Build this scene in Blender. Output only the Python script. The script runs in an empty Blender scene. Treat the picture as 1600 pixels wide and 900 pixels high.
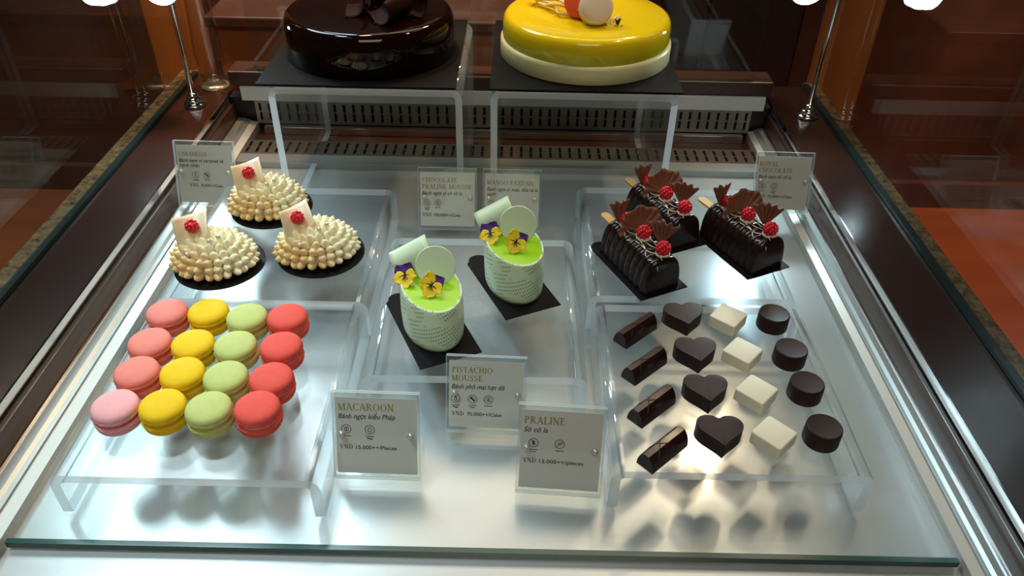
import bpy, bmesh, math, random
from mathutils import Vector, Matrix, noise

random.seed(7)
PI = math.pi
SC = bpy.context.scene
COL = SC.collection

# ------------------------------------------------------------------ camera, world, lights, exposure
CAM_H = 0.60
cam_d = bpy.data.cameras.new('camera')
cam = bpy.data.objects.new('camera', cam_d)
COL.objects.link(cam)
cam_d.sensor_width = 36.0
cam_d.lens = 36.0 * 1222.0 / 1600.0
cam_d.clip_start = 0.02
cam_d.clip_end = 60
cam.matrix_world = (Matrix.Translation((0, 0, CAM_H)) @ Matrix.Rotation(math.radians(90 - 37.3), 4, 'X')
                    @ Matrix.Rotation(math.radians(1.2), 4, 'Z'))
SC.camera = cam

SC.view_settings.view_transform = 'Standard'
SC.view_settings.look = 'None'
SC.view_settings.gamma = 1.0
SC.view_settings.use_curve_mapping = False
SC.view_settings.exposure = 0.0
SC.cycles.max_bounces = 14
SC.cycles.transparent_max_bounces = 48
SC.cycles.sample_clamp_indirect = 6.0

w = bpy.data.worlds.new('world')
SC.world = w
w.use_nodes = True
w.node_tree.nodes['Background'].inputs[0].default_value = (0.75, 0.52, 0.36, 1)
w.node_tree.nodes['Background'].inputs[1].default_value = 0.05


def lamp(name, kind, loc, target, energy, color, size=0.1, angle=60, blend=0.6, size_y=None):
    d = bpy.data.lights.new(name, kind)
    d.energy = energy
    d.color = color
    if kind == 'AREA':
        d.size = size
        d.shape = 'DISK' if not size_y else 'SQUARE'
        if size_y:
            d.shape = 'RECTANGLE'
            d.size_y = size_y
    else:
        d.shadow_soft_size = size
    if kind == 'SPOT':
        d.spot_size = math.radians(angle)
        d.spot_blend = blend
    o = bpy.data.objects.new(name, d)
    COL.objects.link(o)
    o.location = loc
    dv = Vector(target) - Vector(loc)
    o.rotation_euler = dv.to_track_quat('-Z', 'Y').to_euler()
    return o


COOL = (0.72, 0.93, 1.0)
WARM = (1.0, 0.74, 0.47)
NEUT = (1.0, 0.88, 0.72)
# ceiling lights of the lobby above the case, and one added front fill
lamp('ceiling_panel_light', 'AREA', (0.35, 2.0, 2.2), (0.1, 0.75, 0.0), 13, (1.0, 0.82, 0.60), size=1.8, size_y=0.8)
lamp('front_fill_light', 'AREA', (0.1, -0.9, 2.0), (0.0, 0.7, 0.05), 14, (1.0, 0.88, 0.72), size=1.2, size_y=0.7)  # added fill above and behind the camera, brightens the card faces
lamp('cool_ceiling_light', 'AREA', (-1.15, 2.0, 2.1), (-0.3, 0.6, 0.0), 48, COOL, size=1.1)
lamp('cool_downlight', 'SPOT', (-0.75, 0.42, 1.9), (-0.34, 0.46, 0.0), 80, COOL, size=0.16, angle=30, blend=0.9)
lamp('cool_rear_downlight', 'SPOT', (-0.75, 1.0, 1.6), (-0.36, 0.84, 0.05), 26, COOL, size=0.12, angle=30, blend=0.9)
lamp('warm_downlight', 'SPOT', (0.90, 2.32, 2.1), (0.14, 0.62, 0.0), 66, WARM, size=0.10, angle=40, blend=0.8)
lamp('cake_downlight', 'SPOT', (0.85, 1.05, 1.9), (0.10, 1.08, 0.2), 32, (1.0, 0.86, 0.60), size=0.04, angle=22, blend=0.8)
lamp('rear_wood_light', 'SPOT', (-0.35, 1.45, 1.6), (-0.3, 1.80, -0.1), 170, (1.0, 0.55, 0.25), size=0.08, angle=70, blend=0.8)
lamp('post_wood_light', 'SPOT', (0.9, 1.2, 1.8), (0.80, 1.75, 0.0), 30, (1.0, 0.62, 0.30), size=0.08, angle=40, blend=0.8)
lamp('floor_light', 'SPOT', (1.9, 1.9, 1.5), (1.75, 2.0, -0.9), 230, (1.0, 0.40, 0.15), size=0.1, angle=52, blend=0.4)
lamp('lobby_left_light', 'SPOT', (-1.6, 1.4, 2.0), (-1.9, 2.2, -0.9), 75, (1.0, 0.66, 0.42), size=0.2, angle=90, blend=1.0)


# ------------------------------------------------------------------ materials
def mat(name):
    m = bpy.data.materials.new(name)
    m.use_nodes = True
    nt = m.node_tree
    for n in list(nt.nodes):
        if n.type != 'OUTPUT_MATERIAL':
            nt.nodes.remove(n)
    return m, nt, nt.nodes, nt.links, [n for n in nt.nodes if n.type == 'OUTPUT_MATERIAL'][0]


def pbr(name, color, rough=0.5, metal=0.0, spec=0.5, sss=0.0, sss_col=None, coat=0.0, noise_amt=0.0, noise_scale=40.0,
        color2=None, bump=0.0, bump_scale=200.0, emit=None, emit_s=0.0):
    m, nt, N, L, out = mat(name)
    b = N.new('ShaderNodeBsdfPrincipled')
    b.inputs['Base Color'].default_value = (*color, 1)
    b.inputs['Roughness'].default_value = rough
    b.inputs['Metallic'].default_value = metal
    b.inputs['Specular IOR Level'].default_value = spec
    if sss:
        b.inputs['Subsurface Weight'].default_value = sss
        b.inputs['Subsurface Radius'].default_value = sss_col or (1, 0.6, 0.4)
        b.inputs['Subsurface Scale'].default_value = 0.004
    if coat:
        b.inputs['Coat Weight'].default_value = coat
        b.inputs['Coat Roughness'].default_value = 0.04
    if emit:
        b.inputs['Emission Color'].default_value = (*emit, 1)
        b.inputs['Emission Strength'].default_value = emit_s
    tc = None
    if noise_amt or color2:
        tc = N.new('ShaderNodeTexCoord')
        nz = N.new('ShaderNodeTexNoise')
        nz.inputs['Scale'].default_value = noise_scale
        nz.inputs['Detail'].default_value = 5
        L.new(tc.outputs['Object'], nz.inputs['Vector'])
        r = N.new('ShaderNodeValToRGB')
        c2 = color2 or tuple(max(0, c * (1 - noise_amt)) for c in color)
        r.color_ramp.elements[0].color = (*c2, 1)
        r.color_ramp.elements[1].color = (*color, 1)
        r.color_ramp.elements[0].position = 0.35
        r.color_ramp.elements[1].position = 0.65
        L.new(nz.outputs['Fac'], r.inputs['Fac'])
        L.new(r.outputs['Color'], b.inputs['Base Color'])
    if bump:
        tc = tc or N.new('ShaderNodeTexCoord')
        nz = N.new('ShaderNodeTexNoise')
        nz.inputs['Scale'].default_value = bump_scale
        L.new(tc.outputs['Object'], nz.inputs['Vector'])
        bp = N.new('ShaderNodeBump')
        bp.inputs['Strength'].default_value = bump
        bp.inputs['Distance'].default_value = 0.002
        L.new(nz.outputs['Fac'], bp.inputs['Height'])
        L.new(bp.outputs['Normal'], b.inputs['Normal'])
    L.new(b.outputs[0], out.inputs[0])
    return m


def clear(name, tint, f0=0.04, rough=0.01, haze=0.0, haze_col=(0.8, 0.9, 0.95)):
    """clear sheet: straight-through light with an angle-dependent mirror reflection"""
    m, nt, N, L, out = mat(name)
    t = N.new('ShaderNodeBsdfTransparent')
    t.inputs[0].default_value = (*tint, 1)
    g = N.new('ShaderNodeBsdfGlossy')
    g.inputs['Roughness'].default_value = rough
    lw = N.new('ShaderNodeLayerWeight')
    lw.inputs['Blend'].default_value = 0.5
    p = N.new('ShaderNodeMath')
    p.operation = 'POWER'
    p.inputs[1].default_value = 5
    L.new(lw.outputs['Facing'], p.inputs[0])
    ma = N.new('ShaderNodeMath')
    ma.operation = 'MULTIPLY_ADD'
    ma.inputs[1].default_value = 1 - f0
    ma.inputs[2].default_value = f0
    L.new(p.outputs[0], ma.inputs[0])
    mx = N.new('ShaderNodeMixShader')
    L.new(ma.outputs[0], mx.inputs[0])
    L.new(t.outputs[0], mx.inputs[1])
    L.new(g.outputs[0], mx.inputs[2])
    last = mx
    if haze:
        d = N.new('ShaderNodeBsdfDiffuse')
        d.inputs[0].default_value = (*haze_col, 1)
        m2 = N.new('ShaderNodeMixShader')
        m2.inputs[0].default_value = haze
        L.new(mx.outputs[0], m2.inputs[1])
        L.new(d.outputs[0], m2.inputs[2])
        last = m2
    L.new(last.outputs[0], out.inputs[0])
    return m


def frosted(name, col, through=0.4, rough=0.35):
    m, nt, N, L, out = mat(name)
    b = N.new('ShaderNodeBsdfPrincipled')
    b.inputs['Base Color'].default_value = (*col, 1)
    b.inputs['Roughness'].default_value = rough
    tl = N.new('ShaderNodeBsdfTranslucent')
    tl.inputs[0].default_value = (*col, 1)
    t = N.new('ShaderNodeBsdfTransparent')
    t.inputs[0].default_value = (0.95, 0.98, 0.98, 1)
    a = N.new('ShaderNodeMixShader')
    a.inputs[0].default_value = 0.45
    c = N.new('ShaderNodeMixShader')
    c.inputs[0].default_value = through
    L.new(b.outputs[0], a.inputs[1])
    L.new(tl.outputs[0], a.inputs[2])
    L.new(a.outputs[0], c.inputs[1])
    L.new(t.outputs[0], c.inputs[2])
    L.new(c.outputs[0], out.inputs[0])
    return m


M = {}
M['acrylic'] = clear('clear_acrylic', (0.975, 0.985, 0.99), 0.04, 0.11, haze=0.015)
M['acrylic_edge'] = frosted('sawn_acrylic_edge', (0.80, 0.88, 0.92), 0.35)
M['acrylic_bend'] = clear('bent_acrylic', (0.92, 0.95, 0.96), 0.10, 0.10, haze=0.10)
M['sign_acrylic'] = clear('sign_acrylic', (0.97, 0.98, 0.97), 0.05, 0.05, haze=0.03)
M['glass'] = clear('side_glass', (0.92, 0.95, 0.94), 0.05, 0.0, haze=0.0)
M['shelf_glass'] = clear('shelf_glass', (0.965, 0.98, 0.98), 0.05, 0.14)
M['glass_edge'] = pbr('green_glass_edge', (0.015, 0.065, 0.052), 0.15)
M['channel'] = pbr('dark_green_channel', (0.010, 0.024, 0.022), 0.25)
M['deck'] = pbr('white_enamel', (0.55, 0.575, 0.58), 0.28, metal=0.35, spec=0.5)
M['steel'] = pbr('brushed_steel', (0.36, 0.39, 0.385), 0.36, metal=0.8, bump=0.05, bump_scale=120)
M['lip'] = pbr('pale_steel_lip', (0.52, 0.51, 0.47), 0.45, metal=0.3)
M['chrome'] = pbr('chrome', (0.75, 0.75, 0.76), 0.08, metal=1.0)
M['screw'] = pbr('pale_screw_cap', (0.62, 0.62, 0.60), 0.28, metal=0.5)
M['brown_strip'] = pbr('brown_strip', (0.075, 0.034, 0.022), 0.25, coat=0.3)
M['black'] = pbr('black_gap', (0.01, 0.009, 0.009), 0.4)
M['ledge'] = pbr('brown_lacquer', (0.022, 0.0085, 0.006), 0.20, coat=0.1, bump=0.01, bump_scale=25)
M['grille'] = pbr('grille_steel', (0.25, 0.24, 0.215), 0.38, metal=0.5)
M['floor_grille'] = pbr('darkened_steel_grille', (0.11, 0.090, 0.070), 0.35, metal=0.5)  # same grille steel, its dark brown reflection put into the colour
M['rear_white'] = pbr('pale_rear_panel', (0.58, 0.62, 0.64), 0.4)
M['rear_brown'] = pbr('brown_rear_rail', (0.045, 0.02, 0.012), 0.3)
M['paper'] = pbr('white_card', (0.72, 0.71, 0.68), 0.7)
M['gold_ink'] = pbr('olive_gold_ink', (0.30, 0.26, 0.03), 0.5)
M['ink'] = pbr('black_ink', (0.02, 0.02, 0.025), 0.6)
M['board'] = pbr('black_cake_board', (0.007, 0.006, 0.006), 0.6, spec=0.12)
M['led'] = pbr('led_face', (1, 1, 1), 0.4, emit=(0.80, 0.95, 1.0), emit_s=14.0)

# macaron shells
def mac_mat(n, c):
    return pbr(n, c, 0.75, spec=0.25, noise_amt=0.06, noise_scale=160, bump=0.15, bump_scale=900, sss=0.0)


M['mac_pink'] = mac_mat('salmon_shell', (0.85, 0.25, 0.20))
M['mac_pale'] = mac_mat('pale_pink_shell', (0.90, 0.42, 0.43))
M['mac_yellow'] = mac_mat('yellow_shell', (0.88, 0.56, 0.012))
M['mac_green'] = mac_mat('pistachio_shell', (0.55, 0.60, 0.20))
M['mac_red'] = mac_mat('coral_shell', (0.80, 0.10, 0.075))
M['fill_pink'] = pbr('pink_filling', (0.60, 0.12, 0.14), 0.6)
M['fill_yellow'] = pbr('yellow_filling', (0.72, 0.40, 0.02), 0.6)
M['fill_green'] = pbr('green_filling', (0.50, 0.45, 0.12), 0.6)
M['fill_red'] = pbr('red_filling', (0.70, 0.30, 0.26), 0.6)

M['dark_choc'] = pbr('dark_chocolate', (0.027, 0.010, 0.008), 0.5, spec=0.25)
M['bar_choc'] = pbr('shiny_dark_chocolate', (0.028, 0.010, 0.008), 0.22, spec=0.5)
M['white_choc'] = pbr('white_chocolate', (0.88, 0.82, 0.62), 0.42)
M['log_choc'] = pbr('glazed_dark_chocolate', (0.016, 0.007, 0.006), 0.24, spec=0.5)
M['fan_choc'] = pbr('milk_chocolate_fan', (0.20, 0.075, 0.040), 0.5)
M['glaze_choc'] = pbr('mirror_chocolate_glaze', (0.008, 0.0022, 0.0016), 0.05, spec=0.3)
M['red_choc'] = pbr('red_chocolate_curl', (0.016, 0.002, 0.0025), 0.6, spec=0.12)
M['raspberry'] = pbr('raspberry', (0.74, 0.014, 0.035), 0.3, spec=0.5, coat=0.2)
M['cream'] = pbr('white_cream', (0.86, 0.80, 0.66), 0.5)
M['stick'] = pbr('wooden_stick', (0.72, 0.42, 0.16), 0.6, noise_amt=0.15, noise_scale=60)
M['pearl'] = pbr('sugar_pearl', (0.75, 0.66, 0.58), 0.2, metal=0.35)
M['plaque'] = pbr('caramel_white_plaque', (0.86, 0.66, 0.36), 0.4, color2=(0.88, 0.80, 0.58), noise_scale=22)
M['pist_choc'] = pbr('pale_green_chocolate', (0.66, 0.80, 0.54), 0.4)
M['pist_glaze'] = pbr('lime_green_glaze', (0.34, 0.66, 0.01), 0.12, spec=0.5)
M['petal_y'] = pbr('yellow_petal', (0.94, 0.68, 0.008), 0.6)
M['petal_p'] = pbr('purple_petal', (0.085, 0.02, 0.20), 0.55)
M['petal_d'] = pbr('dark_flower_centre', (0.03, 0.008, 0.01), 0.6)
M['yellow_glaze'] = pbr('mango_glaze', (0.86, 0.52, 0.006), 0.10, spec=0.5)
M['cream_tier'] = pbr('pale_cream_tier', (0.76, 0.74, 0.40), 0.35)
M['coral_ball'] = pbr('coral_macaron', (0.80, 0.10, 0.035), 0.5)
M['white_ball'] = pbr('white_macaron', (0.80, 0.66, 0.50), 0.5)
M['white_curl'] = pbr('white_chocolate_curl', (0.84, 0.66, 0.28), 0.35)
M['brass'] = pbr('pale_brass', (0.62, 0.50, 0.30), 0.25, metal=0.8)


def granite():
    m, nt, N, L, out = mat('speckled_granite')
    b = N.new('ShaderNodeBsdfPrincipled')
    b.inputs['Roughness'].default_value = 0.25
    tc = N.new('ShaderNodeTexCoord')
    nz = N.new('ShaderNodeTexNoise')
    nz.inputs['Scale'].default_value = 75
    nz.inputs['Detail'].default_value = 6
    nz.inputs['Roughness'].default_value = 0.75
    r = N.new('ShaderNodeValToRGB')
    e = r.color_ramp.elements
    e[0].position = 0.36
    e[0].color = (0.03, 0.018, 0.01, 1)
    e[1].position = 0.66
    e[1].color = (0.26, 0.16, 0.075, 1)
    k = e.new(0.5)
    k.color = (0.15, 0.085, 0.035, 1)
    L.new(tc.outputs['Object'], nz.inputs['Vector'])
    L.new(nz.outputs['Fac'], r.inputs[0])
    L.new(r.outputs[0], b.inputs['Base Color'])
    L.new(b.outputs[0], out.inputs[0])
    return m


M['granite'] = granite()


def wood(name, c1, c2, rough=0.4, scale=3.0, axis='X'):
    m, nt, N, L, out = mat(name)
    b = N.new('ShaderNodeBsdfPrincipled')
    b.inputs['Roughness'].default_value = rough
    tc = N.new('ShaderNodeTexCoord')
    mp = N.new('ShaderNodeMapping')
    mp.inputs['Scale'].default_value = (0.4, 6, 6) if axis == 'X' else (6, 6, 0.4)
    nz = N.new('ShaderNodeTexNoise')
    nz.inputs['Scale'].default_value = scale
    nz.inputs['Detail'].default_value = 4
    r = N.new('ShaderNodeValToRGB')
    r.color_ramp.elements[0].position = 0.3
    r.color_ramp.elements[0].color = (*c1, 1)
    r.color_ramp.elements[1].position = 0.7
    r.color_ramp.elements[1].color = (*c2, 1)
    L.new(tc.outputs['Object'], mp.inputs['Vector'])
    L.new(mp.outputs[0], nz.inputs['Vector'])
    L.new(nz.outputs['Fac'], r.inputs[0])
    L.new(r.outputs[0], b.inputs['Base Color'])
    L.new(b.outputs[0], out.inputs[0])
    return m


M['wall'] = pbr('dark_marbled_wall', (0.085, 0.034, 0.022), 0.5, color2=(0.035, 0.015, 0.012), noise_scale=3.2)
M['floor'] = wood('reddish_wood_floor', (0.16, 0.045, 0.014), (0.22, 0.07, 0.022), 0.45, 2.0)
M['orange_wood'] = wood('orange_wood', (0.36, 0.12, 0.03), (0.46, 0.17, 0.045), 0.45, 2.5, 'Z')
M['dark_wood'] = wood('dark_wood', (0.05, 0.022, 0.014), (0.075, 0.032, 0.018), 0.4, 2.5, 'Z')
M['black_wood'] = wood('near_black_wood', (0.014, 0.010, 0.012), (0.022, 0.015, 0.018), 0.35, 2.5, 'Z')
M['ceiling'] = pbr('brown_ceiling', (0.06, 0.04, 0.03), 0.7)


def sleeve_mat():
    """pale green chocolate sleeve with a printed cross-hatch of dark dashes"""
    m, nt, N, L, out = mat('hatched_green_sleeve')
    b = N.new('ShaderNodeBsdfPrincipled')
    b.inputs['Roughness'].default_value = 0.42
    uv = N.new('ShaderNodeUVMap')
    sp = N.new('ShaderNodeSeparateXYZ')
    L.new(uv.outputs[0], sp.inputs[0])

    def math_(op, a, bb):
        n = N.new('ShaderNodeMath')
        n.operation = op
        for i, v in enumerate((a, bb)):
            if isinstance(v, (int, float)):
                n.inputs[i].default_value = v
            elif v is not None:
                L.new(v, n.inputs[i])
        return n.outputs[0]
    u, v = sp.outputs[0], sp.outputs[1]
    p = math_('ADD', math_('MULTIPLY', u, 0.95), math_('MULTIPLY', v, 0.45))
    q = math_('SUBTRACT', math_('MULTIPLY', v, 0.9), math_('MULTIPLY', u, 0.38))
    rows = math_('GREATER_THAN', math_('FRACT', math_('MULTIPLY', q, 210.0), None), 0.50)
    dash = math_('GREATER_THAN', math_('FRACT', math_('MULTIPLY', p, 330.0), None), 0.45)
    nz = N.new('ShaderNodeTexNoise')
    nz.inputs['Scale'].default_value = 60
    nz.inputs['Detail'].default_value = 2
    L.new(uv.outputs[0], nz.inputs['Vector'])
    patch = math_('GREATER_THAN', nz.outputs['Fac'], 0.47)
    f = math_('MULTIPLY', math_('MULTIPLY', rows, dash), patch)
    f = math_('MULTIPLY', f, 0.75)
    mx = N.new('ShaderNodeMix')
    mx.data_type = 'RGBA'
    mx.inputs[6].default_value = (0.66, 0.80, 0.56, 1)
    mx.inputs[7].default_value = (0.20, 0.26, 0.10, 1)
    L.new(f, mx.inputs[0])
    L.new(mx.outputs[2], b.inputs['Base Color'])
    L.new(b.outputs[0], out.inputs[0])
    return m


M['sleeve'] = sleeve_mat()


def piped_mat():
    """ivory cream with a sprayed caramel blush on one flank (object space)"""
    m, nt, N, L, out = mat('ivory_piped_cream')
    b = N.new('ShaderNodeBsdfPrincipled')
    b.inputs['Roughness'].default_value = 0.55
    tc = N.new('ShaderNodeTexCoord')
    nz = N.new('ShaderNodeTexNoise')
    nz.inputs['Scale'].default_value = 45
    L.new(tc.outputs['Object'], nz.inputs['Vector'])
    dp = N.new('ShaderNodeVectorMath')
    dp.operation = 'DOT_PRODUCT'
    dp.inputs[1].default_value = (-9.0, -11.0, -4.0)
    L.new(tc.outputs['Object'], dp.inputs[0])
    ad = N.new('ShaderNodeMath')
    ad.operation = 'ADD'
    L.new(dp.outputs['Value'], ad.inputs[0])
    L.new(nz.outputs['Fac'], ad.inputs[1])
    r = N.new('ShaderNodeValToRGB')
    r.color_ramp.elements[0].position = 0.58
    r.color_ramp.elements[0].color = (0.92, 0.85, 0.58, 1)
    r.color_ramp.elements[1].position = 0.95
    r.color_ramp.elements[1].color = (0.80, 0.54, 0.22, 1)
    L.new(ad.outputs[0], r.inputs[0])
    L.new(r.outputs[0], b.inputs['Base Color'])
    L.new(b.outputs[0], out.inputs[0])
    return m


M['piped'] = piped_mat()


def mango_side():
    m, nt, N, L, out = mat('mango_pandan_glaze')
    b = N.new('ShaderNodeBsdfPrincipled')
    b.inputs['Roughness'].default_value = 0.10
    g = N.new('ShaderNodeTexCoord')
    sp = N.new('ShaderNodeSeparateXYZ')
    L.new(g.outputs['Object'], sp.inputs[0])
    r = N.new('ShaderNodeValToRGB')
    r.color_ramp.elements[0].position = 0.022
    r.color_ramp.elements[0].color = (0.40, 0.43, 0.015, 1)
    r.color_ramp.elements[1].position = 0.054
    r.color_ramp.elements[1].color = (0.84, 0.60, 0.008, 1)
    L.new(sp.outputs[2], r.inputs[0])
    L.new(r.outputs[0], b.inputs['Base Color'])
    L.new(b.outputs[0], out.inputs[0])
    return m


M['mango'] = mango_side()


# ------------------------------------------------------------------ helpers
def obj(name, bm, m, parent=None, smooth=False, loc=(0, 0, 0), rotz=0.0):
    me = bpy.data.meshes.new(name)
    bmesh.ops.recalc_face_normals(bm, faces=bm.faces)
    bm.to_mesh(me)
    bm.free()
    for mm in (m if isinstance(m, (list, tuple)) else [m]):
        me.materials.append(mm)
    if smooth:
        me.polygons.foreach_set('use_smooth', [True] * len(me.polygons))
        if smooth == 'auto':
            me.set_sharp_from_angle(angle=math.radians(24))
    o = bpy.data.objects.new(name, me)
    COL.objects.link(o)
    o.parent = parent
    o.location = loc
    o.rotation_euler = (0, 0, rotz)
    return o


def tag(o, label, cat, group=None):
    o['label'] = label
    o['category'] = cat
    if group:
        o['group'] = group
    return o


def thing(name, label, cat, loc=(0, 0, 0), rotz=0.0, group=None):
    o = bpy.data.objects.new(name, None)
    o.empty_display_size = 0.01
    COL.objects.link(o)
    o.location = loc
    o.rotation_euler = (0, 0, rotz)
    return tag(o, label, cat, group)


def struct(o):
    o['kind'] = 'structure'
    return o


def dup(root, loc, rotz, label):
    r = root.copy()
    COL.objects.link(r)
    r.location = loc
    r.rotation_euler = (0, 0, rotz)
    r['label'] = label
    for ch in list(root.children):
        c = ch.copy()
        COL.objects.link(c)
        c.parent = r
        for g in list(ch.children):
            d = g.copy()
            COL.objects.link(d)
            d.parent = c
    return r


def box(bm, x0, x1, y0, y1, z0, z1, mi=0, bevel=0.0, mtx=None):
    c = [(x0, y0, z0), (x1, y0, z0), (x1, y1, z0), (x0, y1, z0), (x0, y0, z1), (x1, y0, z1), (x1, y1, z1), (x0, y1, z1)]
    vs = [bm.verts.new(mtx @ Vector(p) if mtx else p) for p in c]
    fs = []
    for f in ((3, 2, 1, 0), (4, 5, 6, 7), (0, 1, 5, 4), (1, 2, 6, 5), (2, 3, 7, 6), (3, 0, 4, 7)):
        fa = bm.faces.new([vs[i] for i in f])
        fa.material_index = mi
        fs.append(fa)
    if bevel:
        es = list({e for f in fs for e in f.edges})
        bmesh.ops.bevel(bm, geom=es, offset=bevel, segments=2, affect='EDGES', profile=0.5)
    return fs


def B():
    return bmesh.new()


def lathe(bm, prof, n=48, mtx=None, mi=0, sx=1.0, sy=1.0, wob=None):
    """prof = [(r,z)...]; closes to the axis where r==0"""
    rings = []
    for (r, z) in prof:
        if r <= 1e-7:
            p = Vector((0, 0, z))
            rings.append([bm.verts.new(mtx @ p if mtx else p)])
        else:
            ring = []
            for k in range(n):
                a = 2 * PI * k / n
                rr = r * (wob(a, r, z) if wob else 1.0)
                p = Vector((rr * math.cos(a) * sx, rr * math.sin(a) * sy, z))
                ring.append(bm.verts.new(mtx @ p if mtx else p))
            rings.append(ring)
    for a, b in zip(rings[:-1], rings[1:]):
        if len(a) == 1 and len(b) == 1:
            continue
        for k in range(n):
            k2 = (k + 1) % n
            if len(a) == 1:
                f = bm.faces.new((a[0], b[k2], b[k]))
            elif len(b) == 1:
                f = bm.faces.new((a[k], a[k2], b[0]))
            else:
                f = bm.faces.new((a[k], a[k2], b[k2], b[k]))
            f.material_index = mi
    return rings


def prism(bm, pts, z0, z1, mtx=None, mi=0, bevel=0.0):
    n = len(pts)
    lo = [bm.verts.new((mtx @ Vector((x, y, z0))) if mtx else (x, y, z0)) for x, y in pts]
    hi = [bm.verts.new((mtx @ Vector((x, y, z1))) if mtx else (x, y, z1)) for x, y in pts]
    fs = [bm.faces.new(lo[::-1]), bm.faces.new(hi)]
    top = fs[1]
    for k in range(n):
        k2 = (k + 1) % n
        fs.append(bm.faces.new((lo[k], lo[k2], hi[k2], hi[k])))
    for f in fs:
        f.material_index = mi
    if bevel:
        bmesh.ops.bevel(bm, geom=list(top.edges), offset=bevel, segments=3, affect='EDGES', profile=0.5)


def tube(bm, pts, rad, n=8, cap=True, flat=1.0, mi=0):
    """round (or flattened) tube along a polyline; rad is a number or list"""
    pts = [Vector(p) for p in pts]
    rings = []
    for i, p in enumerate(pts):
        t = (pts[min(i + 1, len(pts) - 1)] - pts[max(i - 1, 0)]).normalized()
        up = Vector((0, 0, 1)) if abs(t.z) < 0.95 else Vector((1, 0, 0))
        s = t.cross(up).normalized()
        u = s.cross(t).normalized()
        r = rad[i] if isinstance(rad, (list, tuple)) else rad
        rings.append([bm.verts.new(p + s * math.cos(2 * PI * k / n) * r + u * math.sin(2 * PI * k / n) * r * flat) for k in range(n)])
    for a, b in zip(rings[:-1], rings[1:]):
        for k in range(n):
            f = bm.faces.new((a[k], a[(k + 1) % n], b[(k + 1) % n], b[k]))
            f.material_index = mi
    if cap:
        bm.faces.new(rings[0][::-1]).material_index = mi
        bm.faces.new(rings[-1]).material_index = mi


def grid(bm, fn, nu, nv, thick=0.0, mi=0):
    """surface fn(u,v)->Vector on [0,1]^2, given a real thickness along its normals"""
    P = [[Vector(fn(i / nu, j / nv)) for j in range(nv + 1)] for i in range(nu + 1)]
    V = [[bm.verts.new(P[i][j]) for j in range(nv + 1)] for i in range(nu + 1)]
    for i in range(nu):
        for j in range(nv):
            bm.faces.new((V[i][j], V[i + 1][j], V[i + 1][j + 1], V[i][j + 1])).material_index = mi
    if thick:
        W = []
        for i in range(nu + 1):
            row = []
            for j in range(nv + 1):
                du = P[min(i + 1, nu)][j] - P[max(i - 1, 0)][j]
                dv = P[i][min(j + 1, nv)] - P[i][max(j - 1, 0)]
                nn = du.cross(dv)
                nn = nn.normalized() if nn.length > 1e-12 else Vector((0, 0, 1))
                row.append(bm.verts.new(P[i][j] - nn * thick))
            W.append(row)
        for i in range(nu):
            for j in range(nv):
                bm.faces.new((W[i][j], W[i][j + 1], W[i + 1][j + 1], W[i + 1][j])).material_index = mi
        for i in range(nu):
            bm.faces.new((V[i][0], W[i][0], W[i + 1][0], V[i + 1][0])).material_index = mi
            bm.faces.new((V[i + 1][nv], W[i + 1][nv], W[i][nv], V[i][nv])).material_index = mi
        for j in range(nv):
            bm.faces.new((V[0][j + 1], W[0][j + 1], W[0][j], V[0][j])).material_index = mi
            bm.faces.new((V[nu][j], W[nu][j], W[nu][j + 1], V[nu][j + 1])).material_index = mi


def ball(bm, c, r, n=10, sx=1, sy=1, sz=1, mtx=None):
    m = n // 2 + 1
    prof = [(0 if k in (0, m) else r * math.sin(PI * k / m), -r * math.cos(PI * k / m)) for k in range(m + 1)]
    T = Matrix.Translation(c) @ Matrix.Diagonal((sx, sy, sz, 1))
    lathe(bm, prof, n, (mtx @ T) if mtx else T)


# ------------------------------------------------------------------ the room
bm = B(); box(bm, -4, 4, -1.5, 2.6, -1.0, -0.9); struct(obj('floor', bm, M['floor']))
bm = B(); box(bm, -4, 4, 2.545, 2.65, -0.9, 2.35); struct(obj('wall_back', bm, M['wall']))
bm = B(); box(bm, -4, 4, 2.515, 2.545, -0.9, -0.80); struct(obj('baseboard_back', bm, M['dark_wood']))
bm = B(); box(bm, -4, 4, -1.5, 2.65, 2.35, 2.4); struct(obj('ceiling', bm, M['ceiling']))
bm = B(); box(bm, 0.715, 0.805, 1.75, 1.85, -0.9, 2.35); struct(obj('trim_1', bm, M['orange_wood']))
bm = B(); box(bm, -0.93, -0.84, 1.75, 1.85, -0.9, 2.35); struct(obj('trim_2', bm, M['dark_wood']))
bm = B(); box(bm, -0.84, -0.735, 1.76, 1.84, -0.9, 2.35); struct(obj('trim_3', bm, M['orange_wood']))

# low orange wooden counter seen behind the case
t = thing('wooden_counter', 'orange wooden back counter glowing warmly between and behind the two large cakes', 'counter', (-0.27, 1.98, -0.9))
bm = B(); box(bm, -0.42, 0.32, -0.22, 0.22, 0, 0.89, bevel=0.004); obj('front_panel', bm, M['orange_wood'], t)
bm = B(); box(bm, -0.43, 0.33, -0.24, 0.24, 0.89, 0.915, bevel=0.004); obj('counter_top', bm, M['dark_wood'], t)

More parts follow.
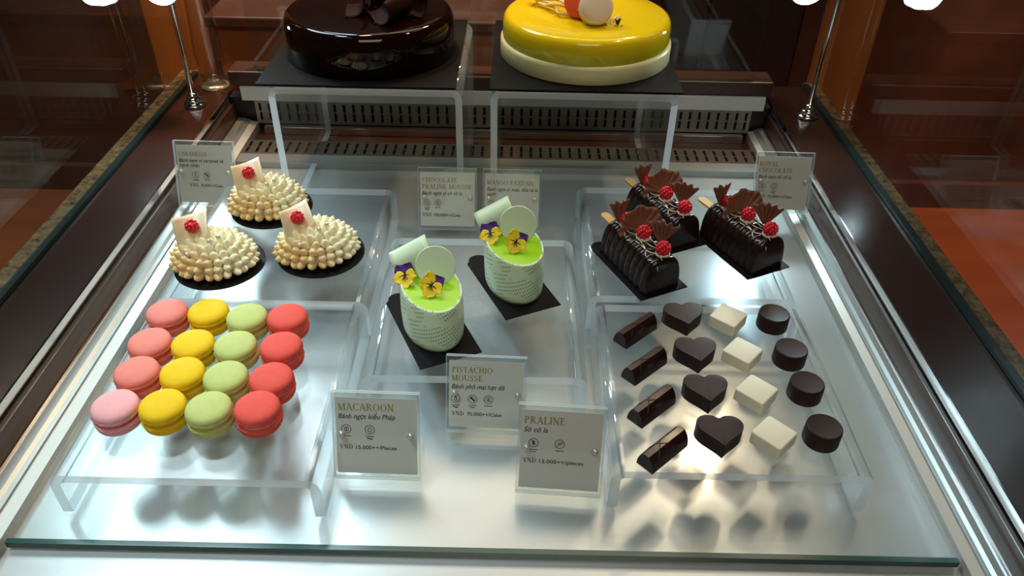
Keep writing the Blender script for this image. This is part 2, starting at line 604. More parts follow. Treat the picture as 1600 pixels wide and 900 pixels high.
t = thing('tall_cabinet', 'tall dark wooden cabinet standing behind the yellow cake on the right', 'cabinet', (0.455, 2.10, -0.9))
bm = B(); box(bm, -0.235, 0.235, -0.20, 0.20, 0.08, 2.0, bevel=0.004); box(bm, -0.22, 0.22, -0.18, 0.18, 0.0, 0.08); obj('body', bm, M['black_wood'], t)
for x0, x1 in ((-0.225, -0.004), (0.004, 0.225)):
    bm = B(); box(bm, x0, x1, -0.218, -0.20, 0.10, 1.98, bevel=0.003); d = obj('door', bm, M['black_wood'], t)
    bm = B(); tube(bm, [((x1 if x0 < -0.1 else x0) * 1.0 + (-0.02 if x0 < -0.1 else 0.02), -0.235, z) for z in (1.25, 1.45)], 0.006, 10); obj('handle', bm, M['chrome'], d, True)

# ------------------------------------------------------------------ the display case
LG, RG = -0.566, 0.509          # side glass planes
FRONT, REAR = 0.12, 1.24
case = thing('display_case', 'long glass pastry display case with white deck, steel rails and dark brown ledges', 'display case', (-0.03, 0.7, -0.9))
cx, cy, cz = case.location


def part(name, bm, m, smooth=False, parent=None):
    """build in world numbers, store relative to the case"""
    bmesh.ops.translate(bm, verts=bm.verts, vec=(-cx, -cy, -cz))
    return obj(name, bm, m, parent or case, smooth)


bm = B(); box(bm, -0.62, 0.56, FRONT, 1.29, -0.9, -0.05); part('cabinet_body', bm, M['dark_wood'])
bm = B(); box(bm, -0.443, 0.400, FRONT, 1.103, -0.05, -0.010); part('white_deck', bm, M['deck'])
# glass sheet laid over the deck, its front edge green
bm = B(); box(bm, -0.440, 0.3975, 0.409, 1.100, -0.007, 0.0)
gs = part('glass_shelf', bm, M['shelf_glass'])
bm = B(); box(bm, -0.440, 0.3975, 0.404, 0.409, -0.007, 0.0); part('green_front_edge', bm, M['glass_edge'], parent=gs)


def side(sgn, x0, xs):
    """stepped side wall of the well: lip, steel rail, brown strip, black channel, bright line, lacquered ledge"""
    X = lambda v: x0 + sgn * v
    names = []
    def rail(name, pts, m, y0=FRONT, y1=1.242):
        b = B()
        pp = [(X(a), z) for a, z in pts]
        n = len(pp)
        lo = [b.verts.new((x, y0, z)) for x, z in pp]
        hi = [b.verts.new((x, y1, z)) for x, z in pp]
        b.faces.new(lo); b.faces.new(hi[::-1])
        for k in range(n):
            b.faces.new((lo[k], lo[(k + 1) % n], hi[(k + 1) % n], hi[k]))
        return part(name, b, m)
    s = xs
    rail('rail_lip', [(0, -0.05), (0, 0.003), (0.013 * s, 0.005), (0.013 * s, -0.05)], M['lip'])
    rail('steel_rail', [(0.013 * s, -0.05), (0.013 * s, 0.0075), (0.018 * s, 0.0075), (0.022 * s, 0.010), (0.032 * s, 0.010), (0.032 * s, -0.05)], M['steel'])
    rail('bright_bead', [(0.032 * s, 0.0), (0.032 * s, 0.0115), (0.0345 * s, 0.0115), (0.0345 * s, 0.0)], M['chrome'])
    rail('brown_strip', [(0.0345 * s, 0.0), (0.0345 * s, 0.011), (0.037 * s, 0.036), (0.0385 * s, 0.036), (0.0385 * s, 0.0)], M['brown_strip'])
    rail('black_channel', [(0.0385 * s, 0.0), (0.0385 * s, 0.034), (0.043 * s, 0.036), (0.043 * s, 0.0)], M['black'])
    rail('chrome_bead', [(0.043 * s, 0.0), (0.043 * s, 0.0515), (0.0455 * s, 0.0515), (0.0455 * s, 0.0)], M['chrome'])


side(1, 0.400, 0.78)
side(-1, -0.443, 1.0)
bm = B(); box(bm, 0.400 + 0.0455 * 0.78, RG - 0.001, FRONT, 1.33, 0.0, 0.05); part('ledge', bm, M['ledge'])
bm = B(); box(bm, LG + 0.001, -0.443 - 0.0455, FRONT, 1.33, 0.0, 0.05); part('ledge', bm, M['ledge'])
# vertical side panes with a thick green edge seated on the ledge
for xa, xb in ((RG, RG + 0.006), (LG - 0.006, LG)):
    bm = B(); box(bm, xa, xb, FRONT, 1.33, 0.056, 0.62); g = part('side_glass', bm, M['glass'])
    bm = B(); box(bm, xa - (0.0 if xa > 0 else 0.003), xb + (0.003 if xa > 0 else 0.0), FRONT, 1.33, 0.0, 0.056)
    part('glass_channel', bm, M['channel'])

# rear air grilles: a flat one at deck level and an upright one on the rear wall
bm = B(); box(bm, -0.443, 0.400, 1.103, 1.130, -0.03, 0.001); part('rear_steel_strip', bm, M['steel'])


def grille(horizontal):
    b = B()
    x0, x1 = -0.443, 0.400
    if horizontal:
        a0, a1 = 1.130, 1.178
        def bx(u0, u1, v0, v1, d0=-0.003, d1=0.001, mi=0): box(b, u0, u1, v0, v1, d0, d1, mi)
    else:
        a0, a1 = 0.002, 0.044
        def bx(u0, u1, v0, v1, d0=-0.003, d1=0.001, mi=0): box(b, u0, u1, 1.240 - d1, 1.240 - d0, v0, v1, mi)
    h = a1 - a0
    slots = [(a0 + h * 0.13, a0 + h * 0.48), (a0 + h * 0.53, a0 + h * 0.88)]
    bx(x0, x1, a0, slots[0][0])
    bx(x0, x1, slots[0][1], slots[1][0])
    bx(x0, x1, slots[1][1], a1)
    n = 53
    pitch = (x1 - x0) / n
    for k in range(n + 1):
        u = x0 + k * pitch
        for (s0, s1) in slots:
            bx(max(x0, u - pitch * 0.36), min(x1, u + pitch * 0.36), s0, s1)
    bx(x0, x1, a0, a1, -0.012, -0.006, 1)
    return part('air_grille', b, [M['floor_grille'] if horizontal else M['grille'], M['black']])


grille(True)
grille(False)
bm = B(); box(bm, -0.443, 0.400, 1.178, 1.240, -0.04, -0.012); part('rear_gutter', bm, M['brown_strip'])
bm = B(); box(bm, -0.43, 0.39, 1.226, 1.236, -0.012, 0.0015, bevel=0.0008); part('bright_lip', bm, M['chrome'])
bm = B(); box(bm, -0.462, 0.4180, 1.237, 1.262, 0.044, 0.068); part('rear_panel', bm, M['rear_white'])
bm = B(); box(bm, -0.488, 0.4345, 1.250, 1.275, -0.05, 0.044); part('rear_backing', bm, M['black'])
bm = B(); box(bm, -0.480, 0.428, 1.240, 1.29, 0.068, 0.093, bevel=0.003); part('rear_rail', bm, M['rear_brown'])
bm = B(); box(bm, -0.43, 0.39, 1.244, 1.258, 0.093, 0.097); part('rear_bead', bm, M['brown_strip'])
bm = B(); box(bm, -0.44, 0.40, 1.262, 1.266, 0.093, 0.62); part('rear_glass', bm, M['glass'])

# granite counter strips outside each pane
for xa, xb, lab in ((-0.606, -0.5755, 'speckled brown granite strip outside the left glass pane'),
                    (0.5185, 0.545, 'speckled brown granite strip outside the right glass pane')):
    bm = B(); box(bm, xa - (0.0), xb, -0.55, 0.66, -0.03, 0.0, bevel=0.003)
    o = obj('granite_counter', bm, M['granite'], loc=(0, 0.70, 0.047))
    tag(o, lab, 'counter', 'granite strips beside the case')


# ------------------------------------------------------------------ acrylic risers
def riser_bm(wd, dp, h, t=0.0095, R=0.013):
    b = B()
    hw = wd / 2
    outer, inner, segs = [], [], 7
    outer.append((-hw, 0)); inner.append((-hw + t, 0))
    for k in range(segs + 1):
        a = PI - (PI / 2) * k / segs
        outer.append((-hw + R + R * math.cos(a), h - R + R * math.sin(a)))
        r2 = max(R - t, 0.002)
        inner.append((-hw + R + r2 * math.cos(a), h - R + r2 * math.sin(a)))
    for k in range(segs + 1):
        a = PI / 2 - (PI / 2) * k / segs
        outer.append((hw - R + R * math.cos(a), h - R + R * math.sin(a)))
        r2 = max(R - t, 0.002)
        inner.append((hw - R + r2 * math.cos(a), h - R + r2 * math.sin(a)))
    outer.append((hw, 0)); inner.append((hw - t, 0))
    n = len(outer)
    V = {}
    for y, k in ((0, 'f'), (dp, 'b')):
        V['o' + k] = [b.verts.new((x, y, z)) for x, z in outer]
        V['i' + k] = [b.verts.new((x, y, z)) for x, z in inner]
    def bend(i):
        return 2 if (1 <= i < segs + 1 or segs + 2 <= i < n - 2) else 0
    for i in range(n - 1):
        f = b.faces.new((V['of'][i], V['of'][i + 1], V['ob'][i + 1], V['ob'][i])); f.material_index = bend(i); f.smooth = bend(i) == 2
        f = b.faces.new((V['if'][i + 1], V['if'][i], V['ib'][i], V['ib'][i + 1])); f.material_index = bend(i); f.smooth = bend(i) == 2
        f = b.faces.new((V['of'][i + 1], V['of'][i], V['if'][i], V['if'][i + 1])); f.material_index = 1
        f = b.faces.new((V['ob'][i], V['ob'][i + 1], V['ib'][i + 1], V['ib'][i])); f.material_index = 1
    for i in (0, n - 1):
        f = b.faces.new((V['of'][i], V['if'][i], V['ib'][i], V['ob'][i])); f.material_index = 1
    return b


RM = [M['acrylic'], M['acrylic_edge'], M['acrylic_bend']]


def riser(x0, x1, y0, y1, h, label, group, rot=0.0, name='acrylic_riser', t=0.0095):
    b = riser_bm(x1 - x0, y1 - y0, h, t)
    o = obj(name, b, RM, loc=((x0 + x1) / 2, y0, 0.0002), rotz=rot)
    tag(o, label, 'display stand', group)
    return o


RZ = 0.05
lowg = 'low clear acrylic risers'
riser(-0.404, -0.165, 0.438, 0.686, RZ, 'low clear acrylic riser at front left carrying rows of macarons', lowg)
riser(-0.404, -0.163, 0.690, 0.940, RZ, 'low clear acrylic riser at left under three piped caramel cakes', lowg)
riser(-0.152, 0.079, 0.573, 0.822, RZ, 'low clear acrylic riser in the middle under two pistachio cakes', lowg, math.radians(0.6))
riser(0.092, 0.330, 0.456, 0.694, RZ, 'low clear acrylic riser at front right carrying rows of pralines', lowg)
riser(0.088, 0.330, 0.711, 0.958, RZ, 'low clear acrylic riser at right under three chocolate log cakes', lowg)
CH = 0.19
tallg = 'tall clear acrylic cake stands'
riser(-0.322, -0.070, 0.955, 1.215, CH, 'tall clear acrylic stand holding up the dark chocolate cake', tallg, name='acrylic_cake_stand', t=0.009)
riser(-0.033, 0.211, 0.955, 1.215, CH, 'tall clear acrylic stand holding up the yellow cake', tallg, name='acrylic_cake_stand', t=0.009)


# ------------------------------------------------------------------ macarons
def shell_prof(R):
    return [(0, 0.0), (R * 0.90, 0.0), (R * 0.985, 0.0006), (R * 1.02, 0.0020), (R * 1.01, 0.0034), (R * 0.985, 0.0044), (R * 0.995, 0.0054), (R * 0.985, 0.0068),
            (R * 0.945, 0.0086), (R * 0.85, 0.0102), (R * 0.68, 0.0113), (R * 0.4, 0.0120), (0, 0.0122)]


def macaron(label, sm, fm, seed):
    R = 0.0210
    t = thing('macaron', label, 'macaron', group='macarons on the front left riser')
    def wob(a, r, z):
        if 0.0003 < z < 0.0045 and r > R * 0.9:
            v = Vector((math.cos(a) * 11, math.sin(a) * 11, seed + z * 700))
            return 1 + 0.034 * noise.noise(v) + 0.028 * noise.noise(v * 2.7)
        return 1 + 0.008 * noise.noise(Vector((math.cos(a) * 1.5, math.sin(a) * 1.5, seed + z * 40)))
    b = B(); lathe(b, shell_prof(R), 96, Matrix.Translation((0, 0, 0.0165)), wob=wob); obj('top_shell', b, sm, t, True)
    b = B(); lathe(b, shell_prof(R), 96, Matrix.Translation((0, 0, 0.0128)) @ Matrix.Rotation(PI, 4, 'X') @ Matrix.Diagonal((1, 1, 1.04, 1)), wob=wob)
    obj('bottom_shell', b, sm, t, True)
    b = B(); lathe(b, [(0, 0.0124), (R * 0.90, 0.0124), (R * 0.945, 0.0147), (R * 0.90, 0.0168), (0, 0.0168)], 48); obj('filling', b, fm, t, True)
    return t


rows = ['in the back row', 'in the second row from the back', 'in the second row from the front', 'in the front row']
MAC = [
    ('pink', M['mac_pink'], M['fill_pink'], [(-.364, .637), (-.364, .589), (-.360, .546), (-.362, .500)]),
    ('yellow', M['mac_yellow'], M['fill_yellow'], [(-.321, .639), (-.320, .588), (-.316, .546), (-.319, .502)]),
    ('pistachio green', M['mac_green'], M['fill_green'], [(-.278, .632), (-.277, .587), (-.273, .542), (-.276, .500)]),
    ('coral red', M['mac_red'], M['fill_red'], [(-.236, .633), (-.231, .587), (-.229, .541), (-.232, .502)]),
]
for ci, (cn, sm, fm, pts) in enumerate(MAC):
    src = macaron('%s macaron %s on the front left riser' % (cn, rows[0]), sm, fm, ci * 7.3)
    for k, (x, y) in enumerate(pts):
        if k == 0:
            src.location = (x, y, RZ + 0.0004)
        else:
            lab = '%s macaron %s on the front left riser' % (cn, rows[k])
            if ci == 0 and k == 3:
                lab = 'palest pink macaron in the front row on the front left riser'
            o = dup(src, (x, y, RZ + 0.0004), random.uniform(0, 6.28), lab)
            if ci == 0 and k == 3:
                for c in list(o.children):
                    if 'shell' in c.name:
                        c.data = c.data.copy()
                        c.data.materials[0] = M['mac_pale']

# ------------------------------------------------------------------ pralines
def bar_praline(label):
    t = thing('chocolate_bar', label, 'praline', group='dark bar pralines')
    b = B()
    L_, hw, h = 0.0255, 0.0095, 0.017
    # arched trapezoid section with hipped ends
    sec = [(-hw, 0), (-hw * 0.95, 0.006), (-hw * 0.72, 0.0122), (-hw * 0.3, h), (hw * 0.3, h), (hw * 0.72, 0.0122), (hw * 0.95, 0.006), (hw, 0)]
    st = [(-L_, 0.97, 0.0), (-L_ * 0.97, 1.0, 0.5), (-L_ * 0.88, 1.0, 1.0), (L_ * 0.88, 1.0, 1.0), (L_ * 0.97, 1.0, 0.5), (L_, 0.97, 0.0)]
    R_ = []
    for (y, k, s) in [(-L_, .96, .9), (-L_ * .96, 1, 1), (L_ * .96, 1, 1), (L_, .96, .9)]:
        R_.append([b.verts.new((x * k, y, z * (0.93 + 0.07 * s if z > 0 else 1))) for x, z in sec])
    for a, c in zip(R_[:-1], R_[1:]):
        for k in range(len(sec)):
            b.faces.new((a[k], a[(k + 1) % len(sec)], c[(k + 1) % len(sec)], c[k]))
    b.faces.new(R_[0]); b.faces.new(R_[-1][::-1])
    obj('body', b, M['bar_choc'], t, 'auto')
    b = B()
    for s in (1, -1):
        pts = []
        for k in range(25):
            u = -1 + 2 * k / 24
            x = hw * 0.90 * u * s
            ax = abs(x) / hw
            z = h if ax < 0.3 else (h - (ax - 0.3) / 0.42 * (h - 0.0122) if ax < 0.72 else 0.0122 - (ax - 0.72) / 0.23 * 0.0062)
            pts.append((x, -0.006 + 0.011 * u + (0.002 if s > 0 else -0.001), z))
        tube(b, pts, 0.00055, 6)
    obj('crossing_lines', b, M['bar_choc'], t, True)
    return t


def heart_bm():
    b = B()
    pts = []
    for k in range(64):
        a = 2 * PI * k / 64
        x = 16 * math.sin(a) ** 3
        y = 13 * math.cos(a) - 5 * math.cos(2 * a) - 2 * math.cos(3 * a) - math.cos(4 * a)
        x = 0.80 * x + 0.2 * 15 * math.sin(a)
        y = 0.80 * y + 0.2 * (13 * math.cos(a) - 1.5) + 1.2 * math.exp(-(x / 3.0) ** 2) * (1 if y > 0 else 0)
        pts.append((x * 0.00137, (y + 2.0) * 0.00137))
    prism(b, pts[::-1], 0, 0.0170, bevel=0.0007)
    return b


def square_bm():
    b = B()
    s = 0.0156
    pts = []
    for (cx_, cy_, a0) in ((1, 1, 0), (-1, 1, 90), (-1, -1, 180), (1, -1, 270)):
        for k in range(4):
            a = math.radians(a0 + 30 * k)
            pts.append((cx_ * (s - 0.003) + 0.003 * math.cos(a), cy_ * (s - 0.003) + 0.003 * math.sin(a)))
    prism(b, pts, 0, 0.0135, bevel=0.0016)
    return b


def round_bm():
    b = B()
    R = 0.0168
    lathe(b, [(0, 0), (R * 0.98, 0), (R, 0.001), (R * 0.985, 0.0160), (R * 0.96, 0.0178), (R * 0.90, 0.0185), (R * 0.86, 0.0183), (0, 0.0183)], 48)
    return b


prow = ['in back row', 'in second row from back', 'in second row from front', 'in front row']
PR = {
    'bar': [(.134, .643), (.137, .588), (.137, .531), (.140, .477)],
    'heart': [(.188, .662), (.191, .604), (.191, .548), (.194, .493)],
    'square': [(.237, .664), (.240, .607), (.241, .550), (.244, .494)],
    'round': [(.286, .663), (.289, .606), (.291, .556), (.290, .498)],
}
src = bar_praline('long dark chocolate bar praline %s of the front right riser' % prow[0])
for k, (x, y) in enumerate(PR['bar']):
    rz = math.radians(-47)
    if k == 0:
        src.location = (x, y, RZ + 0.0004); src.rotation_euler[2] = rz
    else:
        dup(src, (x, y, RZ + 0.0004), rz, 'long dark chocolate bar praline %s of the front right riser' % prow[k])
for kind, fn, m, nm, lab, rz0 in (('heart', heart_bm, M['dark_choc'], 'chocolate_heart', 'heart shaped dark chocolate praline', 4),
                                  ('square', square_bm, M['white_choc'], 'white_chocolate_square', 'square white chocolate praline', 50),
                                  ('round', round_bm, M['dark_choc'], 'round_chocolate', 'round dark chocolate praline', 0)):
    o = obj(nm, fn(), m, smooth='auto')
    tag(o, '', 'praline', {'heart': 'heart pralines', 'square': 'white square pralines', 'round': 'round dark pralines'}[kind])
    for k, (x, y) in enumerate(PR[kind]):
        c = o if k == 0 else o.copy()
        if k:
            COL.objects.link(c)
        c.location = (x, y, RZ + 0.0004)
        c.rotation_euler = (0, 0, math.radians(rz0 - 2 * k))
        c['label'] = '%s %s of the front right riser' % (lab, prow[k])


# ------------------------------------------------------------------ raspberry
def raspberry_bm(b, c, r, tilt=(0, 0)):
    T = Matrix.Translation(c) @ Matrix.Rotation(tilt[0], 4, 'X') @ Matrix.Rotation(tilt[1], 4, 'Y')
    ball(b, (0, 0, 0), r * 0.86, 10, mtx=T)
    for i, (zz, n) in enumerate(((-0.75, 6), (-0.35, 9), (0.08, 10), (0.48, 9), (0.82, 6))):
        rr = math.sqrt(max(0, 1 - zz * zz)) * 0.86
        for k in range(n):
            a = 2 * PI * (k + 0.5 * (i % 2)) / n
            ball(b, (r * rr * math.cos(a), r * rr * math.sin(a), r * zz * 0.95), r * 0.30, 6, mtx=T)


# ------------------------------------------------------------------ caramel cakes
def disc_board(loc, label):
    b = B()
    R = 0.0525
    lathe(b, [(0, 0), (R, 0), (R, 0.0014), (0, 0.0014)], 64)
    o = obj('cake_board', b, M['board'], loc=loc)
    return tag(o, label, 'cake board', 'round black boards under the caramel cakes')


def teardrop(b, p, d, r, l):
    """one piped star of cream: fat foot at p, tip along d"""
    d = d.normalized()
    q = Vector((0, 0, 1)).rotation_difference(d).to_matrix().to_4x4()
    T = Matrix.Translation(p) @ q
    lathe(b, [(0, -r * 0.7), (r * 0.75, -r * 0.35), (r, 0.05 * r), (r * 0.88, l * 0.42), (r * 0.55, l * 0.74), (r * 0.16, l * 0.96), (0, l)], 7, T)


def caramel(label):
    t = thing('caramel_cake', label, 'cake', group='piped caramel cakes')
    b = B()
    rx, ry, hz = 0.041, 0.034, 0.034
    ball(b, (0, 0, 0.008), 1.0, 24, rx * 0.97, ry * 0.97, hz * 0.82)
    bmesh.ops.delete(b, geom=[v for v in b.verts if v.co.z < -0.0005], context='VERTS')
    rnd = random.Random(3)
    layers = 7
    for i in range(layers):
        el = math.radians(2 + 84 * i / (layers - 1))
        n = max(1, int(round(24 * math.cos(el) + 1)))
        for k in range(n):
            a = 2 * PI * (k + 0.5 * (i % 2)) / n + rnd.uniform(-.05, .05)
            nrm = Vector((math.cos(a) * math.cos(el) / rx, math.sin(a) * math.cos(el) / ry, math.sin(el) / hz)).normalized()
            p = Vector((rx * math.cos(a) * math.cos(el), ry * math.sin(a) * math.cos(el), 0.0065 + hz * 0.84 * math.sin(el)))
            d = (nrm + Vector((0, 0, 0.15 + 0.35 * math.sin(el))) + Vector((rnd.uniform(-.1, .1), rnd.uniform(-.1, .1), 0))).normalized()
            teardrop(b, p, d, 0.0059 * rnd.uniform(0.92, 1.08), 0.0118 * rnd.uniform(0.9, 1.1))
    obj('piped_cream', b, M['piped'], t, True)
    # curved square plaque leaning back on the left of the top
    b = B()
    X = Matrix.Translation((-0.014, -0.006, 0.0345)) @ Matrix.Rotation(math.radians(10), 4, 'Z') @ Matrix.Rotation(math.radians(-38), 4, 'X')
    s = 0.034
    X = X @ Matrix.Rotation(math.radians(-10), 4, 'Y')
    def pl(u, v):
        x = (u - 0.5) * s * 1.05
        z = v * s
        y = -0.008 * ((u - 0.5) * 2) ** 2 + 0.006 * (u - 0.5) * (v - 0.3) * 4 - 0.003 * math.sin(v * PI)
        k = 0.5 * (v - 0.5)
        return X @ Vector((x + 0.004 * (v - 0.5), y, z + 0.005 * (u - 0.5)))
    grid(b, pl, 10, 8, 0.0013)
    obj('white_chocolate_plaque', b, M['plaque'], t, True)
    b = B()
    raspberry_bm(b, X @ Vector((0.001, -0.0085, 0.019)), 0.0072, (0.4, 0.3))
    obj('raspberry', b, M['raspberry'], t, True)
    for p in ((-0.018, -0.0285, 0.0335), (0.006, -0.018, 0.0455), (0.015, -0.012, 0.0475)):
        b = B(); ball(b, p, 0.0027, 14); obj('sugar_pearl', b, M['pearl'], t, True)
    return t


CAR = [((-.349, .757), 0.0, 'piped cream caramel cake nearest the front on the left riser'),
       ((-.234, .784), 0.25, 'piped cream caramel cake at the right of the trio on the left riser'),
       ((-.320, .886), 0.15, 'piped cream caramel cake at the back of the left riser near its price card')]
bl = ['round black board under the front caramel cake on the left riser', 'round black board under the right hand caramel cake on the left riser',
      'round black board under the rearmost caramel cake on the left riser']
csrc = None
for k, ((x, y), rz, lab) in enumerate(CAR):
    disc_board((x, y, RZ + 0.0004), bl[k])
    loc = (x - 0.003, y - 0.003, RZ + 0.0020)
    if k == 0:
        csrc = caramel(lab); csrc.location = loc; csrc.rotation_euler[2] = rz
    else:
        dup(csrc, loc, rz, lab)


# ------------------------------------------------------------------ rectangular boards and pistachio cakes
def rect_board(loc, ang, wd, ln, label, group, tab=True):
    """long axis along +y before rotation; the pull tab sits at the far end"""
    b = B()
    hw, hl = wd / 2, ln / 2
    pts = [(-hw, -hl), (hw, -hl), (hw, hl)]
    if tab:
        for k in range(9):
            a = PI * k / 8
            pts.append((-0.019 + 0.011 * math.cos(a), hl + 0.004 + 0.009 * math.sin(a)))
    pts.append((-hw, hl))
    prism(b, pts, 0, 0.0013)
    o = obj('cake_board', b, M['board'], loc=loc, rotz=ang)
    return tag(o, label, 'cake board', group)


def viola(parent, T, flip):
    """five-petal flower: two purple upper petals, three yellow lower ones"""
    root = None
    def petal(ang, ln, wd, m, lift, name, par):
        b = B()
        R = T @ Matrix.Rotation(ang, 4, 'Z')
        def fn(u, v):
            rr = ln * (0.06 + 0.94 * v)
            ww = wd * math.sin(PI * min(1, 0.12 + 0.80 * v)) ** 0.6
            x = (u - 0.5) * ww
            return R @ Vector((x, rr * (1 - 0.25 * (2 * u - 1) ** 2 * v), lift + 0.0022 * v * v + 0.0007 * math.cos(3 * PI * u) * v))
        grid(b, fn, 6, 6, 0.0004)
        return obj(name, b, m, par, True)
    s = -1 if flip else 1
    root = petal(math.radians(180), 0.0150, 0.0180, M['petal_y'], 0.0006, 'viola_flower', parent)
    petal(math.radians(105 * s), 0.0135, 0.0145, M['petal_y'], 0.0003, 'yellow_petal', root)
    petal(math.radians(-105 * s), 0.0135, 0.0145, M['petal_y'], 0.0003, 'yellow_petal', root)
    petal(math.radians(-38), 0.0150, 0.0155, M['petal_p'], -0.0006, 'purple_petal', root)
    petal(math.radians(35), 0.0145, 0.0155, M['petal_y'] if flip else M['petal_p'], -0.0007, 'upper_petal', root)
    b = B()
    ball(b, (0, 0, 0.0012), 0.0013, 8, mtx=T)
    for a in (150, 180, 210, 100, 260):
        R = T @ Matrix.Rotation(math.radians(a), 4, 'Z')
        tube(b, [R @ Vector((0, 0.001, 0.0018)), R @ Vector((0, 0.004, 0.0020)), R @ Vector((0, 0.0062, 0.0026))], [0.0006, 0.0005, 0.0002], 5)
    obj('flower_centre', b, M['petal_d'], root, True)
    return root


def pistachio(label, ang):
    t = thing('pistachio_cake', label, 'cake', rotz=ang, group='pistachio mousse cakes')
    a_, b_ = 0.0305, 0.0425          # half width, half length (long axis = local y)
    H0 = 0.055
    n = 72
    def rim(k):
        an = 2 * PI * k / n
        x, y = a_ * math.cos(an), b_ * math.sin(an)
        return x, y, H0 + 0.10 * y + 0.003
    # sleeve: outer wall, rounded rim, inner wall
    me = B()
    uvl = me.loops.layers.uv.new('UVMap')
    def ring(off, zf):
        out = []
        for k in range(n):
            x, y, z = rim(k)
            s = 1 + off / a_
            out.append(me.verts.new((x * s, y * s, zf(z))))
        return out
    nv = 10
    R_ = [ring(0.0012 * math.sin(PI * j / nv) - (0.0015 if j == 0 else 0), lambda z, j=j: z * j / nv) for j in range(nv + 1)]
    R_ += [ring(-0.0006, lambda z: z + 0.0008), ring(-0.0022, lambda z: z + 0.0006), ring(-0.0028, lambda z: z - 0.004)]
    per = [0.0]
    for k in range(n):
        x0, y0, _ = rim(k); x1, y1, _ = rim(k + 1)
        per.append(per[-1] + math.hypot(x1 - x0, y1 - y0))
    for j in range(len(R_) - 1):
        for k in range(n):
            f = me.faces.new((R_[j][k], R_[j][(k + 1) % n], R_[j + 1][(k + 1) % n], R_[j + 1][k]))
            us = (per[k], per[k + 1], per[k + 1], per[k])
            for lp, u, v in zip(f.loops, us, (0.004, 0.004, 0.004, 0.004) if j >= nv else [H0 * q / nv for q in (j, j, j + 1, j + 1)]):
                lp[uvl].uv = (u, v)
    me.faces.new(R_[0][::-1])
    obj('hatched_sleeve', me, M['sleeve'], t, True)
    b = B()
    vs = []
    for k in range(n):
        x, y, z = rim(k)
        s = 1 - 0.0026 / a_
        vs.append(b.verts.new((x * s, y * s, z - 0.0010)))
    c = b.verts.new((0, 0, H0 + 0.0030))
    for k in range(n):
        b.faces.new((vs[k], vs[(k + 1) % n], c))
    obj('green_glaze', b, M['pist_glaze'], t, True)
    W = Matrix.Rotation(-ang, 4, 'Z')                     # garnish is set out facing the customer
    # upright chocolate disc
    b = B()
    T = W @ Matrix.Translation((0.004, 0.014, H0 + 0.018)) @ Matrix.Rotation(math.radians(-28), 4, 'X') @ Matrix.Rotation(PI / 2, 4, 'X')
    lathe(b, [(0, -0.0008), (0.0205, -0.0008), (0.0212, 0), (0.0205, 0.0008), (0, 0.0008)], 56, T)
    obj('chocolate_disc', b, M['pist_choc'], t, 'auto')
    # curved rectangular plaque behind it
    b = B()
    T = W @ Matrix.Translation((-0.021, 0.026, H0 + 0.020)) @ Matrix.Rotation(math.radians(-14), 4, 'Z') @ Matrix.Rotation(math.radians(-38), 4, 'X') @ Matrix.Rotation(math.radians(-36), 4, 'Y')
    def pl(u, v):
        x = (u - 0.5) * 0.044
        z = (v - 0.5) * 0.032
        return T @ Vector((x, -0.010 * math.sin(v * PI * 0.9) + 0.004, z))
    grid(b, pl, 8, 10, 0.0013)
    obj('chocolate_plaque', b, M['pist_choc'], t, True)
    F1 = W @ Matrix.Translation((0.002, -0.009, H0 + 0.0105)) @ Matrix.Rotation(math.radians(52), 4, 'X') @ Matrix.Rotation(math.radians(-25), 4, 'Z')
    viola(t, F1, True)
    F2 = W @ Matrix.Translation((-0.027, 0.006, H0 + 0.0110)) @ Matrix.Rotation(math.radians(-20), 4, 'Z') @ Matrix.Rotation(math.radians(48), 4, 'X') @ Matrix.Rotation(math.radians(25), 4, 'Z')
    viola(t, F2, False)
    return t


BA = math.radians(25)
pg = 'black boards under the pistachio cakes'
rect_board((-.0855, .648, RZ + 0.0004), BA, .068, .117, 'rectangular black board under the front left pistachio cake', pg)
rect_board((.0005, .7285, RZ + 0.0004), BA, .068, .114, 'rectangular black board under the rear right pistachio cake', pg)
ps = pistachio('green pistachio mousse cake with violas, nearer on the left of the middle riser', BA)
ps.location = (-.084, .645, RZ + 0.0018)
dup(ps, (.0015, .7275, RZ + 0.0018), BA, 'green pistachio mousse cake with violas, farther back on the middle riser')


# ------------------------------------------------------------------ royal chocolate logs
def fan(parent, T, r, a0, a1, rip, name='chocolate_fan'):
    b = B()
    def fn(u, v):
        a = math.radians(a0 + (a1 - a0) * u)
        rr = r * (0.12 + 0.88 * v) * (1 + 0.05 * math.sin(9 * u * PI))
        return T @ Vector((rr * math.cos(a), 0.0018 * math.sin(rip * u * PI * 2) * v - 0.006 * v * v * math.sin(u * PI), rr * math.sin(a)))
    grid(b, fn, 44, 6, 0.0007)
    return obj(name, b, M['fan_choc'], parent, True)


